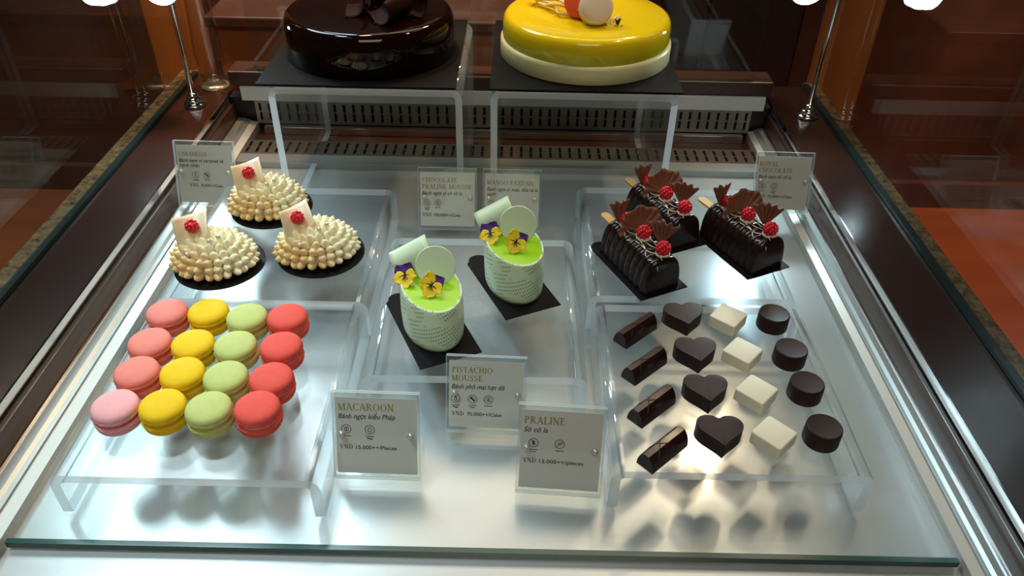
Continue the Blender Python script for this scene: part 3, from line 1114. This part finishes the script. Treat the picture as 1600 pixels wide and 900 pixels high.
def log_cake(label, ang):
    t = thing('chocolate_log', label, 'cake', rotz=ang, group='royal chocolate log cakes')
    hl, hw, hh = 0.0500, 0.0245, 0.043
    b = B()
    nL, nA = 108, 26
    rings = []
    for i in range(nL + 1):
        u = i / nL
        y = -hl + 2 * hl * u
        e = min(1.0, min(u, 1 - u) / 0.035)
        e = math.sqrt(max(0, 1 - (1 - e) ** 2)) * 0.12 + 0.88
        ring = []
        for k in range(nA + 1):
            a = PI * k / nA
            lobes = abs(math.sin(PI * (9.0 * u + 0.55 * (k / nA - 0.5))))
            rr = 1 + 0.085 * (lobes ** 0.6 - 0.7) * min(1.0, min(u, 1 - u) / 0.03)
            x = -math.cos(a)
            x = math.copysign(abs(x) ** 0.62, x) * hw * e * rr
            z = max(0.0, math.sin(a)) ** 0.75 * hh * e * rr
            ring.append(b.verts.new((x, y, max(z, 0.0))))
        rings.append(ring)
    for a, c in zip(rings[:-1], rings[1:]):
        for k in range(nA):
            b.faces.new((a[k], a[k + 1], c[k + 1], c[k]))
        b.faces.new((a[nA], a[0], c[0], c[nA]))
    b.faces.new(rings[0]); b.faces.new(rings[-1][::-1])
    obj('glazed_body', b, M['log_choc'], t, 'auto')
    # wooden stick out of the far end
    b = B()
    pts = []
    for k in range(7):
        a = PI * k / 6
        pts.append((0.0056 * math.cos(a), 0.080 + 0.0056 * math.sin(a)))
    pts += [(-0.0056, 0.03), (0.0056, 0.03)]
    prism(b, pts, 0.0270, 0.0295)
    obj('wooden_stick', b, M['stick'], t)
    # white drizzle along the crest
    b = B()
    rnd = random.Random(5)
    for s in range(4):
        pts = []
        x0 = -0.011 + 0.0055 * s
        for k in range(46):
            u = k / 45
            y = hl * (0.92 - 1.93 * u) + 0.003 * s
            x = x0 + 0.0030 * math.sin(u * 13 + s * 1.7) + 0.0009 * math.sin(u * 29 + s)
            xx = min(1.0, abs(x) / hw)
            z = hh * (1 - xx ** 3.2) ** 0.5 + 0.0006
            if y < -hl + 0.002:
                y, z = -hl - 0.0006, z - (0.010 + 0.004 * s) * (u - 0.93) / 0.07
            pts.append((x, y, z))
        tube(b, pts, 0.00062, 5)
    obj('white_drizzle', b, M['cream'], t, True)
    spots = [(-0.002, 0.033), (0.001, 0.000), (0.003, -0.037)]
    for i, (x, y) in enumerate(spots):
        b = B(); ball(b, (x + 0.001, y, hh + 0.0005), 0.0085, 14, 1.05, 1.05, 0.45); obj('cream_dollop', b, M['cream'], t, True)
        b = B(); raspberry_bm(b, (x, y - 0.001, hh + 0.0085), 0.0080, (0.5, 0.2 * i)); obj('raspberry', b, M['raspberry'], t, True)
    W = Matrix.Rotation(-ang, 4, 'Z')
    Wi = W.inverted()
    def at(x, y, z):
        return Matrix.Translation((x, y, z)) @ W
    fan(t, at(0.011, 0.016, hh - 0.001) @ Matrix.Rotation(math.radians(-30), 4, 'X') @ Matrix.Rotation(math.radians(12), 4, 'Z'), 0.0290, 5, 200, 10)
    fan(t, at(0.014, -0.018, hh - 0.003) @ Matrix.Rotation(math.radians(-18), 4, 'X') @ Matrix.Rotation(math.radians(-25), 4, 'Z'), 0.030, 48, 122, 5)
    fan(t, at(-0.006, 0.040, hh - 0.004) @ Matrix.Rotation(math.radians(-12), 4, 'X') @ Matrix.Rotation(math.radians(30), 4, 'Z'), 0.033, 66, 120, 3.0)
    return t


LA = math.radians(26)
lg = 'black boards under the chocolate logs'
LOGS = [((.1515, .7655), 'dark chocolate log cake nearest the front on the right riser', 'rectangular black board under the front chocolate log', 0),
        ((.2830, .8100), 'dark chocolate log cake on the right side of the right riser, beside its price card', 'rectangular black board under the right hand chocolate log', 0),
        ((.1905, .8560), 'dark chocolate log cake at the back, behind the front log', 'rectangular black board under the rearmost chocolate log', 0)]
lsrc = None
for k, ((x, y), lab, bl_, dz) in enumerate(LOGS):
    rect_board((x, y, RZ + 0.0004), LA, .064, .111, bl_, lg, tab=(k == 0))
    loc = (x - 0.001, y - 0.001, RZ + 0.0018)
    if k == 0:
        lsrc = log_cake(lab, LA); lsrc.location = loc
    else:
        dup(lsrc, loc, LA + (0.03 if k == 1 else 0.0), lab)


# ------------------------------------------------------------------ the two large cakes
def square_board(x0, x1, y0, y1, label):
    b = B()
    box(b, -(x1 - x0) / 2, (x1 - x0) / 2, -(y1 - y0) / 2, (y1 - y0) / 2, 0, 0.0025)
    o = obj('cake_board', b, M['board'], loc=((x0 + x1) / 2, (y0 + y1) / 2, CH + 0.0004))
    return tag(o, label, 'cake board', 'square black boards on the tall stands')


square_board(-.337, -.078, .957, 1.222, 'square black board on the left tall stand under the chocolate cake')
square_board(-.034, .216, .957, 1.222, 'square black board on the right tall stand under the yellow cake')
CZ = CH + 0.0032
choc = thing('chocolate_cake', 'large round chocolate cake with a dark mirror glaze on the left tall stand', 'cake', (-.206, 1.089, CZ))
b = B()
R = 0.1175
prof = [(0, 0), (R * 0.985, 0), (R, 0.002), (R * 0.998, 0.040), (R * 0.99, 0.047), (R * 0.965, 0.0535), (R * 0.93, 0.0570), (R * 0.88, 0.0585), (R * 0.5, 0.0588), (0, 0.0588)]
lathe(b, prof, 96); obj('glazed_body', b, M['glaze_choc'], choc, True)
for k, (x, y, a, l) in enumerate(((0.015, -0.045, 30, .055), (0.035, -0.052, -25, .050), (0.050, -0.028, 70, .060), (-0.02, -0.02, 10, .055), (0.02, 0.01, -60, .05))):
    b = B()
    T = Matrix.Translation((x, y, 0.0588)) @ Matrix.Rotation(math.radians(a), 4, 'Z')
    def cf(u, v, T=T, l=l, k=k):
        an = (u - 0.15) * PI * 0.95
        return T @ Vector((0.018 * math.sin(an) + 0.004 * v, (v - 0.5) * l, 0.0006 + 0.016 * (1 - math.cos(an)) + 0.004 * math.sin(v * PI)))
    grid(b, cf, 10, 8, 0.0012)
    obj('chocolate_curl', b, M['red_choc'], choc, True)

mango = thing('mango_cake', 'large round yellow mango cake with a pale rim on the right tall stand', 'cake', (.096, 1.090, CZ))
b = B()
R = 0.1195
lathe(b, [(0, 0), (R * 0.99, 0), (R, 0.0015), (R, 0.0200), (R * 0.995, 0.0235), (R * 0.975, 0.0250), (0, 0.0250)], 96)
obj('pale_lower_tier', b, M['cream_tier'], mango, True)
b = B()
R = 0.1165
lathe(b, [(0, 0.0245), (R * 0.995, 0.0245), (R, 0.027), (R * 0.997, 0.045), (R * 0.985, 0.0515), (R * 0.96, 0.0555), (R * 0.92, 0.0578), (R * 0.6, 0.0590), (0, 0.0592)], 96)
obj('yellow_glazed_tier', b, M['mango'], mango, True)


def mini_mac(name, m, loc, R, tiltx, rotz):
    b = B()
    T = Matrix.Translation(loc) @ Matrix.Rotation(rotz, 4, 'Z') @ Matrix.Rotation(tiltx, 4, 'X')
    k = R / 0.0207
    for s in (1, -1):
        lathe(b, [(r * k, s * (0.0016 + z * k * 0.85)) for r, z in shell_prof(0.0207)], 48, T)
    lathe(b, [(0, -0.0017), (R * 0.94, -0.0017), (R * 0.94, 0.0017), (0, 0.0017)], 40, T)
    return obj(name, b, m, mango, True)


mini_mac('white_macaron', M['white_ball'], (0.006, -0.052, 0.0795), 0.0220, math.radians(62), math.radians(6))
mini_mac('coral_macaron', M['coral_ball'], (-0.012, -0.026, 0.0795), 0.0215, math.radians(70), math.radians(-25))
b = B()
for s in range(6):
    pts = []
    for k in range(22):
        u = k / 21
        pts.append((-0.075 + 0.07 * u + 0.010 * math.sin(u * 7 + s * 1.3), 0.010 - 0.050 * u + 0.010 * math.cos(u * 6 + s * 2.1) + 0.005 * s * (1 - u),
                    0.0612 + 0.010 * math.sin(u * PI) * (0.4 + 0.3 * (s % 3)) + 0.0015 * s))
    tube(b, pts, 0.0017, 7)
obj('white_chocolate_strands', b, M['white_curl'], mango, True)
b = B()
for s in range(3):
    pts = [(0.026 + 0.006 * s + 0.004 * math.sin(k * .9 + s), -0.035 - 0.0042 * k + 0.002 * s, 0.0608 + 0.003 * math.sin(k * .6 + s)) for k in range(8)]
    tube(b, pts, [0.0017 * (1 - 0.08 * k) for k in range(8)], 7)
obj('white_chocolate_curl', b, M['white_curl'], mango, True)
b = B()
rnd = random.Random(2)
for k in range(8):
    a = 2 * PI * k / 8
    tube(b, [(0.036, -0.056, 0.0635), (0.036 + 0.0045 * math.cos(a), -0.056 + 0.0045 * math.sin(a), 0.066 + rnd.uniform(-.002, .002))], [0.0016, 0.0004], 6)
ball(b, (0.036, -0.056, 0.0625), 0.0028, 10)
obj('dark_flower', b, M['petal_d'], mango, True)


# ------------------------------------------------------------------ price cards
def seg(bm_, p, q, w0, w1=None):
    p, q = Vector((*p, 0)), Vector((*q, 0))
    w1 = w0 if w1 is None else w1
    d = (q - p)
    n_ = Vector((-d.y, d.x, 0)).normalized()
    v = [bm_.verts.new(x) for x in (p - n_ * w0 / 2, q - n_ * w1 / 2, q + n_ * w1 / 2, p + n_ * w0 / 2)]
    bm_.faces.new(v)


def arc(bm_, c, rx, ry, a0, a1, thick, thin, n=14):
    """elliptic stroke, thick at the sides and thin at top and bottom"""
    prev = None
    for k in range(n + 1):
        a = math.radians(a0 + (a1 - a0) * k / n)
        w_ = thin + (thick - thin) * abs(math.cos(a)) ** 1.5
        o_ = (c[0] + (rx) * math.cos(a), c[1] + (ry) * math.sin(a), 0)
        i_ = (c[0] + (rx - w_) * math.cos(a), c[1] + (ry - thin if w_ < thin else ry - w_ * 0.6) * math.sin(a), 0)
        cur = (bm_.verts.new(o_), bm_.verts.new(i_))
        if prev:
            bm_.faces.new((prev[0], cur[0], cur[1], prev[1]))
        prev = cur


TK, TN, SF = 0.17, 0.085, 0.075


def glyph(bm_, ch):
    """serif capital of height 1; returns its advance width"""
    S = lambda p, q, w, w1=None: seg(bm_, p, q, w, w1)
    def ser(x, y, w_=0.30):
        S((x - w_ / 2, y + (SF / 2 if y < 0.5 else -SF / 2)), (x + w_ / 2, y + (SF / 2 if y < 0.5 else -SF / 2)), SF)
    def stem(x, w_=TK):
        S((x, 0), (x, 1), w_); ser(x, 0); ser(x, 1)
    if ch == ' ':
        return 0.38
    if ch == 'I':
        stem(0.17); return 0.34
    if ch == 'A':
        S((0.10, 0), (0.40, 1), TN); S((0.38, 1), (0.70, 0), TK); S((0.2, 0.33), (0.6, 0.33), SF); ser(0.10, 0, .24); ser(0.70, 0, .28); return 0.80
    if ch == 'C' or ch == 'G':
        arc(bm_, (0.42, 0.5), 0.40, 0.51, 50, 310, TK, TN, 20)
        S((0.69, 0.98), (0.69, 0.70), SF)
        if ch == 'C':
            S((0.70, 0.02), (0.66, 0.14), SF); return 0.78
        S((0.68, 0.40), (0.68, 0.05), TK); ser(0.66, 0.42, .28); return 0.84
    if ch == 'D':
        stem(0.16); arc(bm_, (0.32, 0.5), 0.46, 0.5, -90, 90, TK, TN, 14); S((0.16, TN / 2), (0.34, TN / 2), TN); S((0.16, 1 - TN / 2), (0.34, 1 - TN / 2), TN); return 0.84
    if ch == 'E':
        stem(0.16); S((0.1, 1 - SF / 2), (0.58, 1 - SF / 2), SF); S((0.1, SF / 2), (0.62, SF / 2), SF); S((0.1, .53), (0.46, .53), SF)
        S((0.57, 1), (0.57, .80), SF); S((0.62, 0), (0.62, .24), SF); S((0.46, .62), (0.46, .44), SF); return 0.70
    if ch == 'H':
        stem(0.16); stem(0.66); S((0.16, .52), (0.66, .52), SF); return 0.84
    if ch == 'L':
        stem(0.16); S((0.1, SF / 2), (0.60, SF / 2), SF); S((0.60, 0), (0.60, .26), SF); return 0.66
    if ch == 'M':
        S((0.13, 0), (0.13, 1), TN); S((0.13, 1), (0.46, 0.0), TK); S((0.46, 0.02), (0.78, 1), TN); S((0.82, 0), (0.82, 1), TK); ser(0.13, 0, .24); ser(0.82, 0); ser(.10, 1, .2); ser(.85, 1, .24); return 0.98
    if ch == 'N':
        S((0.14, 0), (0.14, 1), TN); S((0.14, 1), (0.68, 0.0), TK); S((0.70, 0), (0.70, 1), TN); ser(0.14, 0, .24); ser(.10, 1, .22); ser(.70, 1, .24); return 0.84
    if ch == 'O':
        arc(bm_, (0.43, 0.5), 0.41, 0.51, 0, 360, TK, TN, 28); return 0.86
    if ch in 'PR':
        stem(0.16); arc(bm_, (0.34, 0.75), 0.27, 0.25, -90, 90, TK, TN, 10)
        S((0.16, 1 - TN / 2), (0.36, 1 - TN / 2), TN); S((0.16, .5 + TN / 2), (0.36, .5 + TN / 2), TN)
        if ch == 'R':
            S((0.36, 0.50), (0.70, 0.02), TK); ser(0.74, 0, .18); return 0.80
        return 0.66
    if ch == 'S':
        arc(bm_, (0.30, 0.755), 0.24, 0.255, 40, 200, TN * 1.6, TN, 10)
        arc(bm_, (0.30, 0.26), 0.26, 0.27, -150, 25, TN * 1.8, TN, 10)
        S((0.11, 0.70), (0.50, 0.33), TK); S((0.50, 0.98), (0.50, 0.74), SF); S((0.06, 0.02), (0.06, 0.28), SF); return 0.62
    if ch == 'T':
        S((0.36, 0), (0.36, 1), TK); ser(0.36, 0); S((0.04, 1 - SF / 2), (0.68, 1 - SF / 2), SF); S((.05, 1), (.05, .76), SF); S((.67, 1), (.67, .76), SF); return 0.72
    if ch == 'U':
        S((0.17, 0.3), (0.17, 1), TK); S((0.68, 0.3), (0.68, 1), TN); ser(.17, 1); ser(.68, 1, .24); arc(bm_, (0.40, 0.33), 0.31, 0.34, 180, 360, TK * .8, TN, 12); return 0.84
    if ch == 'Y':
        S((0.08, 1), (0.38, 0.45), TK); S((0.66, 1), (0.38, 0.45), TN); S((0.38, 0), (0.38, 0.48), TK); ser(.38, 0); ser(.09, 1, .26); ser(.66, 1, .22); return 0.74
    if ch == 'V':
        S((0.08, 1), (0.38, 0), TK); S((0.66, 1), (0.38, 0), TN); ser(.09, 1, .26); ser(.66, 1, .22); return 0.74
    return 0.4


def serif_line(bm_, text, x, y, h, track=0.07):
    for ch in text:
        tmp = B()
        adv = glyph(tmp, ch)
        if tmp.verts:
            bmesh.ops.scale(tmp, verts=tmp.verts, vec=(h, h, 1))
            bmesh.ops.translate(tmp, verts=tmp.verts, vec=(x, y, 0))
            me = bpy.data.meshes.new('tmp')
            tmp.to_mesh(me)
            bm_.from_mesh(me)
            bpy.data.meshes.remove(me)
        tmp.free()
        x += (adv + track) * h
    return x


def font_line(bm_, text, x, y, h, shear=0.0, bold=0.0, width=None):
    cu = bpy.data.curves.new('tmp_text', 'FONT')
    cu.body = text
    cu.size = h
    cu.shear = shear
    cu.offset = bold
    cu.resolution_u = 3
    o = bpy.data.objects.new('tmp_text', cu)
    COL.objects.link(o)
    bpy.context.view_layer.update()
    dg = bpy.context.evaluated_depsgraph_get()
    me = bpy.data.meshes.new_from_object(o.evaluated_get(dg))
    xs = [v.co.x for v in me.vertices] or [0, 1]
    k = 1.0 if width is None else width / (max(xs) - min(xs))
    me.transform(Matrix.Translation((x - min(xs) * k, y, 0)) @ Matrix.Diagonal((k, 1, 1, 1)))
    bm_.from_mesh(me)
    bpy.data.objects.remove(o)
    bpy.data.curves.remove(cu)
    bpy.data.meshes.remove(me)


def icon(bm_, kind, x, y, r):
    def ringy(cx_, cy_, rx, ry, w_, n=28, a0=0, a1=360):
        prev = None
        for k in range(n + 1):
            a = math.radians(a0 + (a1 - a0) * k / n)
            cur = [bm_.verts.new((cx_ + (rx - e) * math.cos(a), cy_ + (ry - e) * math.sin(a), 0)) for e in (0, w_)]
            if prev:
                bm_.faces.new((prev[0], cur[0], cur[1], prev[1]))
            prev = cur
    ringy(x, y, r, r, r * 0.13)
    if kind == 'egg':
        ringy(x, y - r * .05, r * 0.42, r * 0.55, r * 0.14, 18)
    elif kind == 'nut':
        ringy(x - r * .18, y, r * 0.26, r * 0.55, r * 0.13, 16); ringy(x + r * .22, y, r * 0.26, r * 0.55, r * 0.13, 16)
    elif kind == 'bread':
        seg(bm_, (x - r * .45, y + r * .45), (x + r * .45, y - r * .45), r * .40); ringy(x, y, r * .62, r * .62, r * .1, 16, 20, 200)
    elif kind == 'wheat':
        for k in range(3):
            ringy(x, y - r * .3 + k * r * .3, r * .26, r * .20, r * .20, 10)
        seg(bm_, (x - r * .6, y + r * .6), (x + r * .6, y - r * .6), r * .1)
    elif kind == 'leaf':
        seg(bm_, (x - r * .6, y - r * .6), (x + r * .6, y + r * .6), r * .1); ringy(x + r * .1, y + r * .1, r * .5, r * .32, r * .12, 14)
    elif kind == 'milk':
        ringy(x, y - r * .1, r * .30, r * .50, r * .12, 14); seg(bm_, (x - r * .16, y + r * .5), (x + r * .16, y + r * .5), r * .3)


def price_card(label, x, y, z, yaw, wd, hd, titles, subs, icons, price, th=0.0078, t_y=None, lean=20, icon_x0=0.010, price_x=0.006, price_w=0.047, foot_side=True):
    """panel frame: u across from the left edge, v up the panel; the panel leans back"""
    t = thing('price_card', label, 'price card', (x, y, z), yaw, 'acrylic price cards')
    Lm = Matrix.Rotation(math.radians(90 - lean), 4, 'X')      # u->x, v->up and back, w->towards the customer
    def tr(b):
        bmesh.ops.transform(b, matrix=Lm @ Matrix.Translation((-wd / 2, 0, 0)), verts=b.verts)
        return b
    def panel(w0, w1, name):
        b = B()
        box(b, 0, wd, 0.001, hd, w0, w1)
        b.faces.ensure_lookup_table()
        for f in b.faces:
            if abs(f.normal.z) < 0.5:
                f.material_index = 1
        b.normal_update()
        for f in b.faces:
            f.material_index = 0 if abs(f.normal.z) > 0.5 else 1
        return obj(name, tr(b), [M['sign_acrylic'], M['acrylic_edge']], t)
    panel(0.0032, 0.0060, 'front_panel')
    panel(-0.0003, 0.0024, 'back_panel')
    # foot: a clear sheet bent back from the lower edge and up again
    b = B()
    a = math.radians(lean)
    box(b, -wd / 2, wd / 2, 0.0, 0.034, 0.0, 0.0026)
    box(b, wd / 2 - 0.0030, wd / 2 - 0.0005, 0.012, 0.034, 0.0026, 0.020)
    obj('foot', b, M['sign_acrylic'], t)
    m_ = 0.0028
    b = B(); box(b, m_, wd - m_, 0.006, hd - 0.006, 0.0025, 0.0031)
    card = obj('card', tr(b), M['paper'], t)
    W_ = 0.00325
    top = hd - 0.006
    yy = top - (t_y or 0.013)
    b = B()
    for i, tx in enumerate(titles):
        serif_line(b, tx, 0.0055, yy, th)
        yy -= th * 1.42
    bmesh.ops.translate(b, verts=b.verts, vec=(0, 0, W_))
    obj('title', tr(b), M['gold_ink'], card)
    yy += th * 1.42 - 0.0085
    b = B()
    for tx, wl in subs:
        font_line(b, tx, 0.0055, yy, 0.0072, 0.22, 0.00008, wl)
        yy -= 0.0068
    bmesh.ops.translate(b, verts=b.verts, vec=(0, 0, W_))
    obj('subtitle', tr(b), M['ink'], card)
    yy -= 0.0042
    for i, (kd, cap, ix) in enumerate(icons):
        b = B()
        icon(b, kd, ix, yy, 0.0047)
        for j, c_ in enumerate(cap):
            font_line(b, c_, ix - 0.0042 + 0.0014 * j, yy - 0.0075 - 0.0022 * j, 0.0022, 0, 0.00006, 0.0084 - 0.003 * j)
        bmesh.ops.translate(b, verts=b.verts, vec=(0, 0, W_))
        obj('diet_icon', tr(b), M['ink'], card)
    if price:
        yy -= price[1]
        b = B()
        xx = serif_line(b, 'VND', price_x, yy, 0.0046, 0.12)
        font_line(b, price[0], xx + 0.0022, yy, 0.0056, 0, 0.00009, price_w - (xx - price_x) - 0.0022)
        bmesh.ops.translate(b, verts=b.verts, vec=(0, 0, W_))
        obj('price', tr(b), M['ink'], card)
    for ux in (0.0085, wd - 0.0085):
        b = B()
        lathe(b, [(0, 0), (0.0034, 0), (0.0034, 0.0006), (0.0028, 0.0019), (0.0014, 0.0028), (0, 0.0031)], 16, Matrix.Translation((ux, hd * 0.535, 0.0060)))
        obj('screw', tr(b), M['screw'], t, True)
    return t


price_card('upright price card reading MACAROON beside the front left riser', -0.124, 0.484, 0.0002, math.radians(-1.0), 0.0815, 0.0905,
           ['MACAROON'], [('Bánh ngọt kiểu Pháp', 0.053)], [('nut', ['Nuts'], 0.0125), ('egg', ['Contains', 'Egg'], 0.0345)], ('15.000++/Pieces', 0.0205), th=0.0072, price_w=0.0535)
price_card('upright price card reading PISTACHIO MOUSSE in front of the middle riser', -0.024, 0.545, 0.0002, math.radians(-1.8), 0.080, 0.084,
           ['PISTACHIO', 'MOUSSE'], [('Bánh phô mai hạt dẻ', 0.053)], [('milk', ['Contains', 'Egg'], 0.0095), ('bread', ['Contains', 'Gluten'], 0.0265), ('nut', ['Nuts'], 0.0425)],
           ('70.000++/Cake', 0.0185), th=0.0062, t_y=0.0125, price_w=0.050)
price_card('upright price card reading PRALINE beside the front right riser', 0.047, 0.470, 0.0002, math.radians(-3.2), 0.080, 0.092,
           ['PRALINE'], [('Sô cô la', 0.022)], [('wheat', ['Gluten', 'Free'], 0.0150), ('leaf', ['Vegetarian'], 0.0390)], ('15.000++/pieces', 0.0205), th=0.0072, t_y=0.0135, price_w=0.056)
price_card('price card reading CHOCOLATE PRALINE MOUSSE under the left tall stand', -0.0915, 0.919, 0.0002, 0.0, 0.0805, 0.087,
           ['CHOCOLATE', 'PRALINE MOUSSE'], [('Bánh ngọt vị sô cô la', 0.055)], [('egg', ['Contains', 'Egg'], 0.0120), ('nut', ['Nuts'], 0.0270)], ('700.000++/Cake', 0.0190), th=0.0064, t_y=0.0140, price_w=0.052)
price_card('price card reading MANGO PANDAN behind the rear pistachio cake', -0.003, 0.918, 0.0002, math.radians(-1.0), 0.0800, 0.087,
           ['MANGO PANDAN'], [('Bánh ngọt vị xoài, dừa và lá', 0.070), ('xanh', 0.012)], [('egg', ['Contains', 'Egg'], 0.0120), ('nut', ['Nuts'], 0.0270)], None, th=0.0062, t_y=0.0155)
price_card('price card reading CARAMELIA at the back left corner of the deck', -0.432, 0.949, 0.0118, math.radians(-1), 0.083, 0.092,
           ['CARAMELIA'], [('Bánh kem vị caramel và', 0.062), ('hạnh nhân', 0.028)], [('milk', ['Egg'], 0.0270), ('bread', ['Gluten'], 0.0430)], ('70.000++/Cake', 0.0165), th=0.0055, t_y=0.0150, price_x=0.018, price_w=0.046)
price_card('price card reading ROYAL CHOCOLATE at the back right corner of the deck', 0.3790, 0.963, 0.0118, math.radians(-1.5), 0.080, 0.087,
           ['ROYAL', 'CHOCOLATE'], [('Bánh kem sô cô la', 0.046)], [('nut', ['Nuts'], 0.0120), ('egg', ['Contains', 'Egg'], 0.0290)], ('70.000++/Cake', 0.0165), th=0.0062, t_y=0.0140, price_w=0.050)


# ------------------------------------------------------------------ lamp posts and glassware on the ledges
def lamp_post(label, x, y, top, lean, head, energy):
    t = thing('lamp_post', label, 'lamp', (x, y, 0.0503), 0, 'chrome lamp posts on the ledges')
    b = B()
    lathe(b, [(0, 0), (0.0165, 0), (0.0170, 0.002), (0.0155, 0.005), (0.0120, 0.006), (0.0125, 0.009), (0.0110, 0.0125), (0.0080, 0.0135), (0.0085, 0.017), (0.0060, 0.020), (0.0045, 0.022), (0.0, 0.022)], 40)
    obj('base', b, M['chrome'], t, True)
    b = B()
    tube(b, [(0, 0, 0.02), (lean[0] * 0.5, lean[1] * 0.5, top * 0.5), (lean[0], lean[1], top)], 0.0042, 14)
    obj('pole', b, M['chrome'], t, True)
    hx, hy, hz, aim = head
    D = Vector(aim).normalized()
    q = Vector((0, 0, 1)).rotation_difference(D).to_matrix().to_4x4()
    T = Matrix.Translation((hx, hy, hz)) @ q
    b = B()
    lathe(b, [(0, -0.030), (0.010, -0.030), (0.014, -0.024), (0.0235, -0.008), (0.0245, 0.0), (0.0235, 0.001), (0.0225, 0.0), (0.0, -0.001)], 36, T)
    tube(b, [T @ Vector((0, 0, -0.026)), (lean[0] * hz / top, lean[1] * hz / top, hz + 0.012)], 0.003, 8)
    h = obj('lamp_head', b, M['chrome'], t, True)
    b = B()
    lathe(b, [(0, 0.0016), (0.0215, 0.0016), (0.0215, 0.0004), (0, 0.0004)], 36, T)
    obj('led_lens', b, M['led'], h, True)
    l = lamp('post_led', 'SPOT', Vector((x, y, 0.0503)) + T @ Vector((0, 0, 0.004)), Vector((x, y, 0.0503)) + T @ Vector((0, 0, 1.0)), energy, COOL, size=0.018, angle=120, blend=0.7)
    return t


lamp_post('chrome lamp post standing on the left brown ledge', -0.528, 1.200, 0.42, (0.010, -0.012, 0), (0.004, -0.035, 0.192, (0.10, -0.80, -0.30)), 8.0)
lamp_post('chrome lamp post standing on the right brown ledge', 0.481, 1.206, 0.42, (0.004, 0.0, 0), (-0.055, -0.02, 0.205, (-0.10, -0.75, -0.35)), 6.0)

t = thing('glass_vase', 'tall clear glass vase on a small brass foot behind the left lamp post', 'vase', (-0.519, 1.280, 0.0503))
b = B(); lathe(b, [(0, 0), (0.024, 0), (0.024, 0.002), (0.010, 0.005), (0, 0.005)], 36); obj('foot', b, M['brass'], t, True)
b = B()
lathe(b, [(0, 0.005), (0.018, 0.006), (0.021, 0.02), (0.024, 0.06), (0.021, 0.12), (0.017, 0.20), (0.019, 0.26), (0.017, 0.26), (0.0155, 0.20), (0.0195, 0.12), (0.0222, 0.06), (0.019, 0.02), (0.016, 0.008), (0, 0.0075)], 40)
obj('bowl', b, M['glass'], t, True)
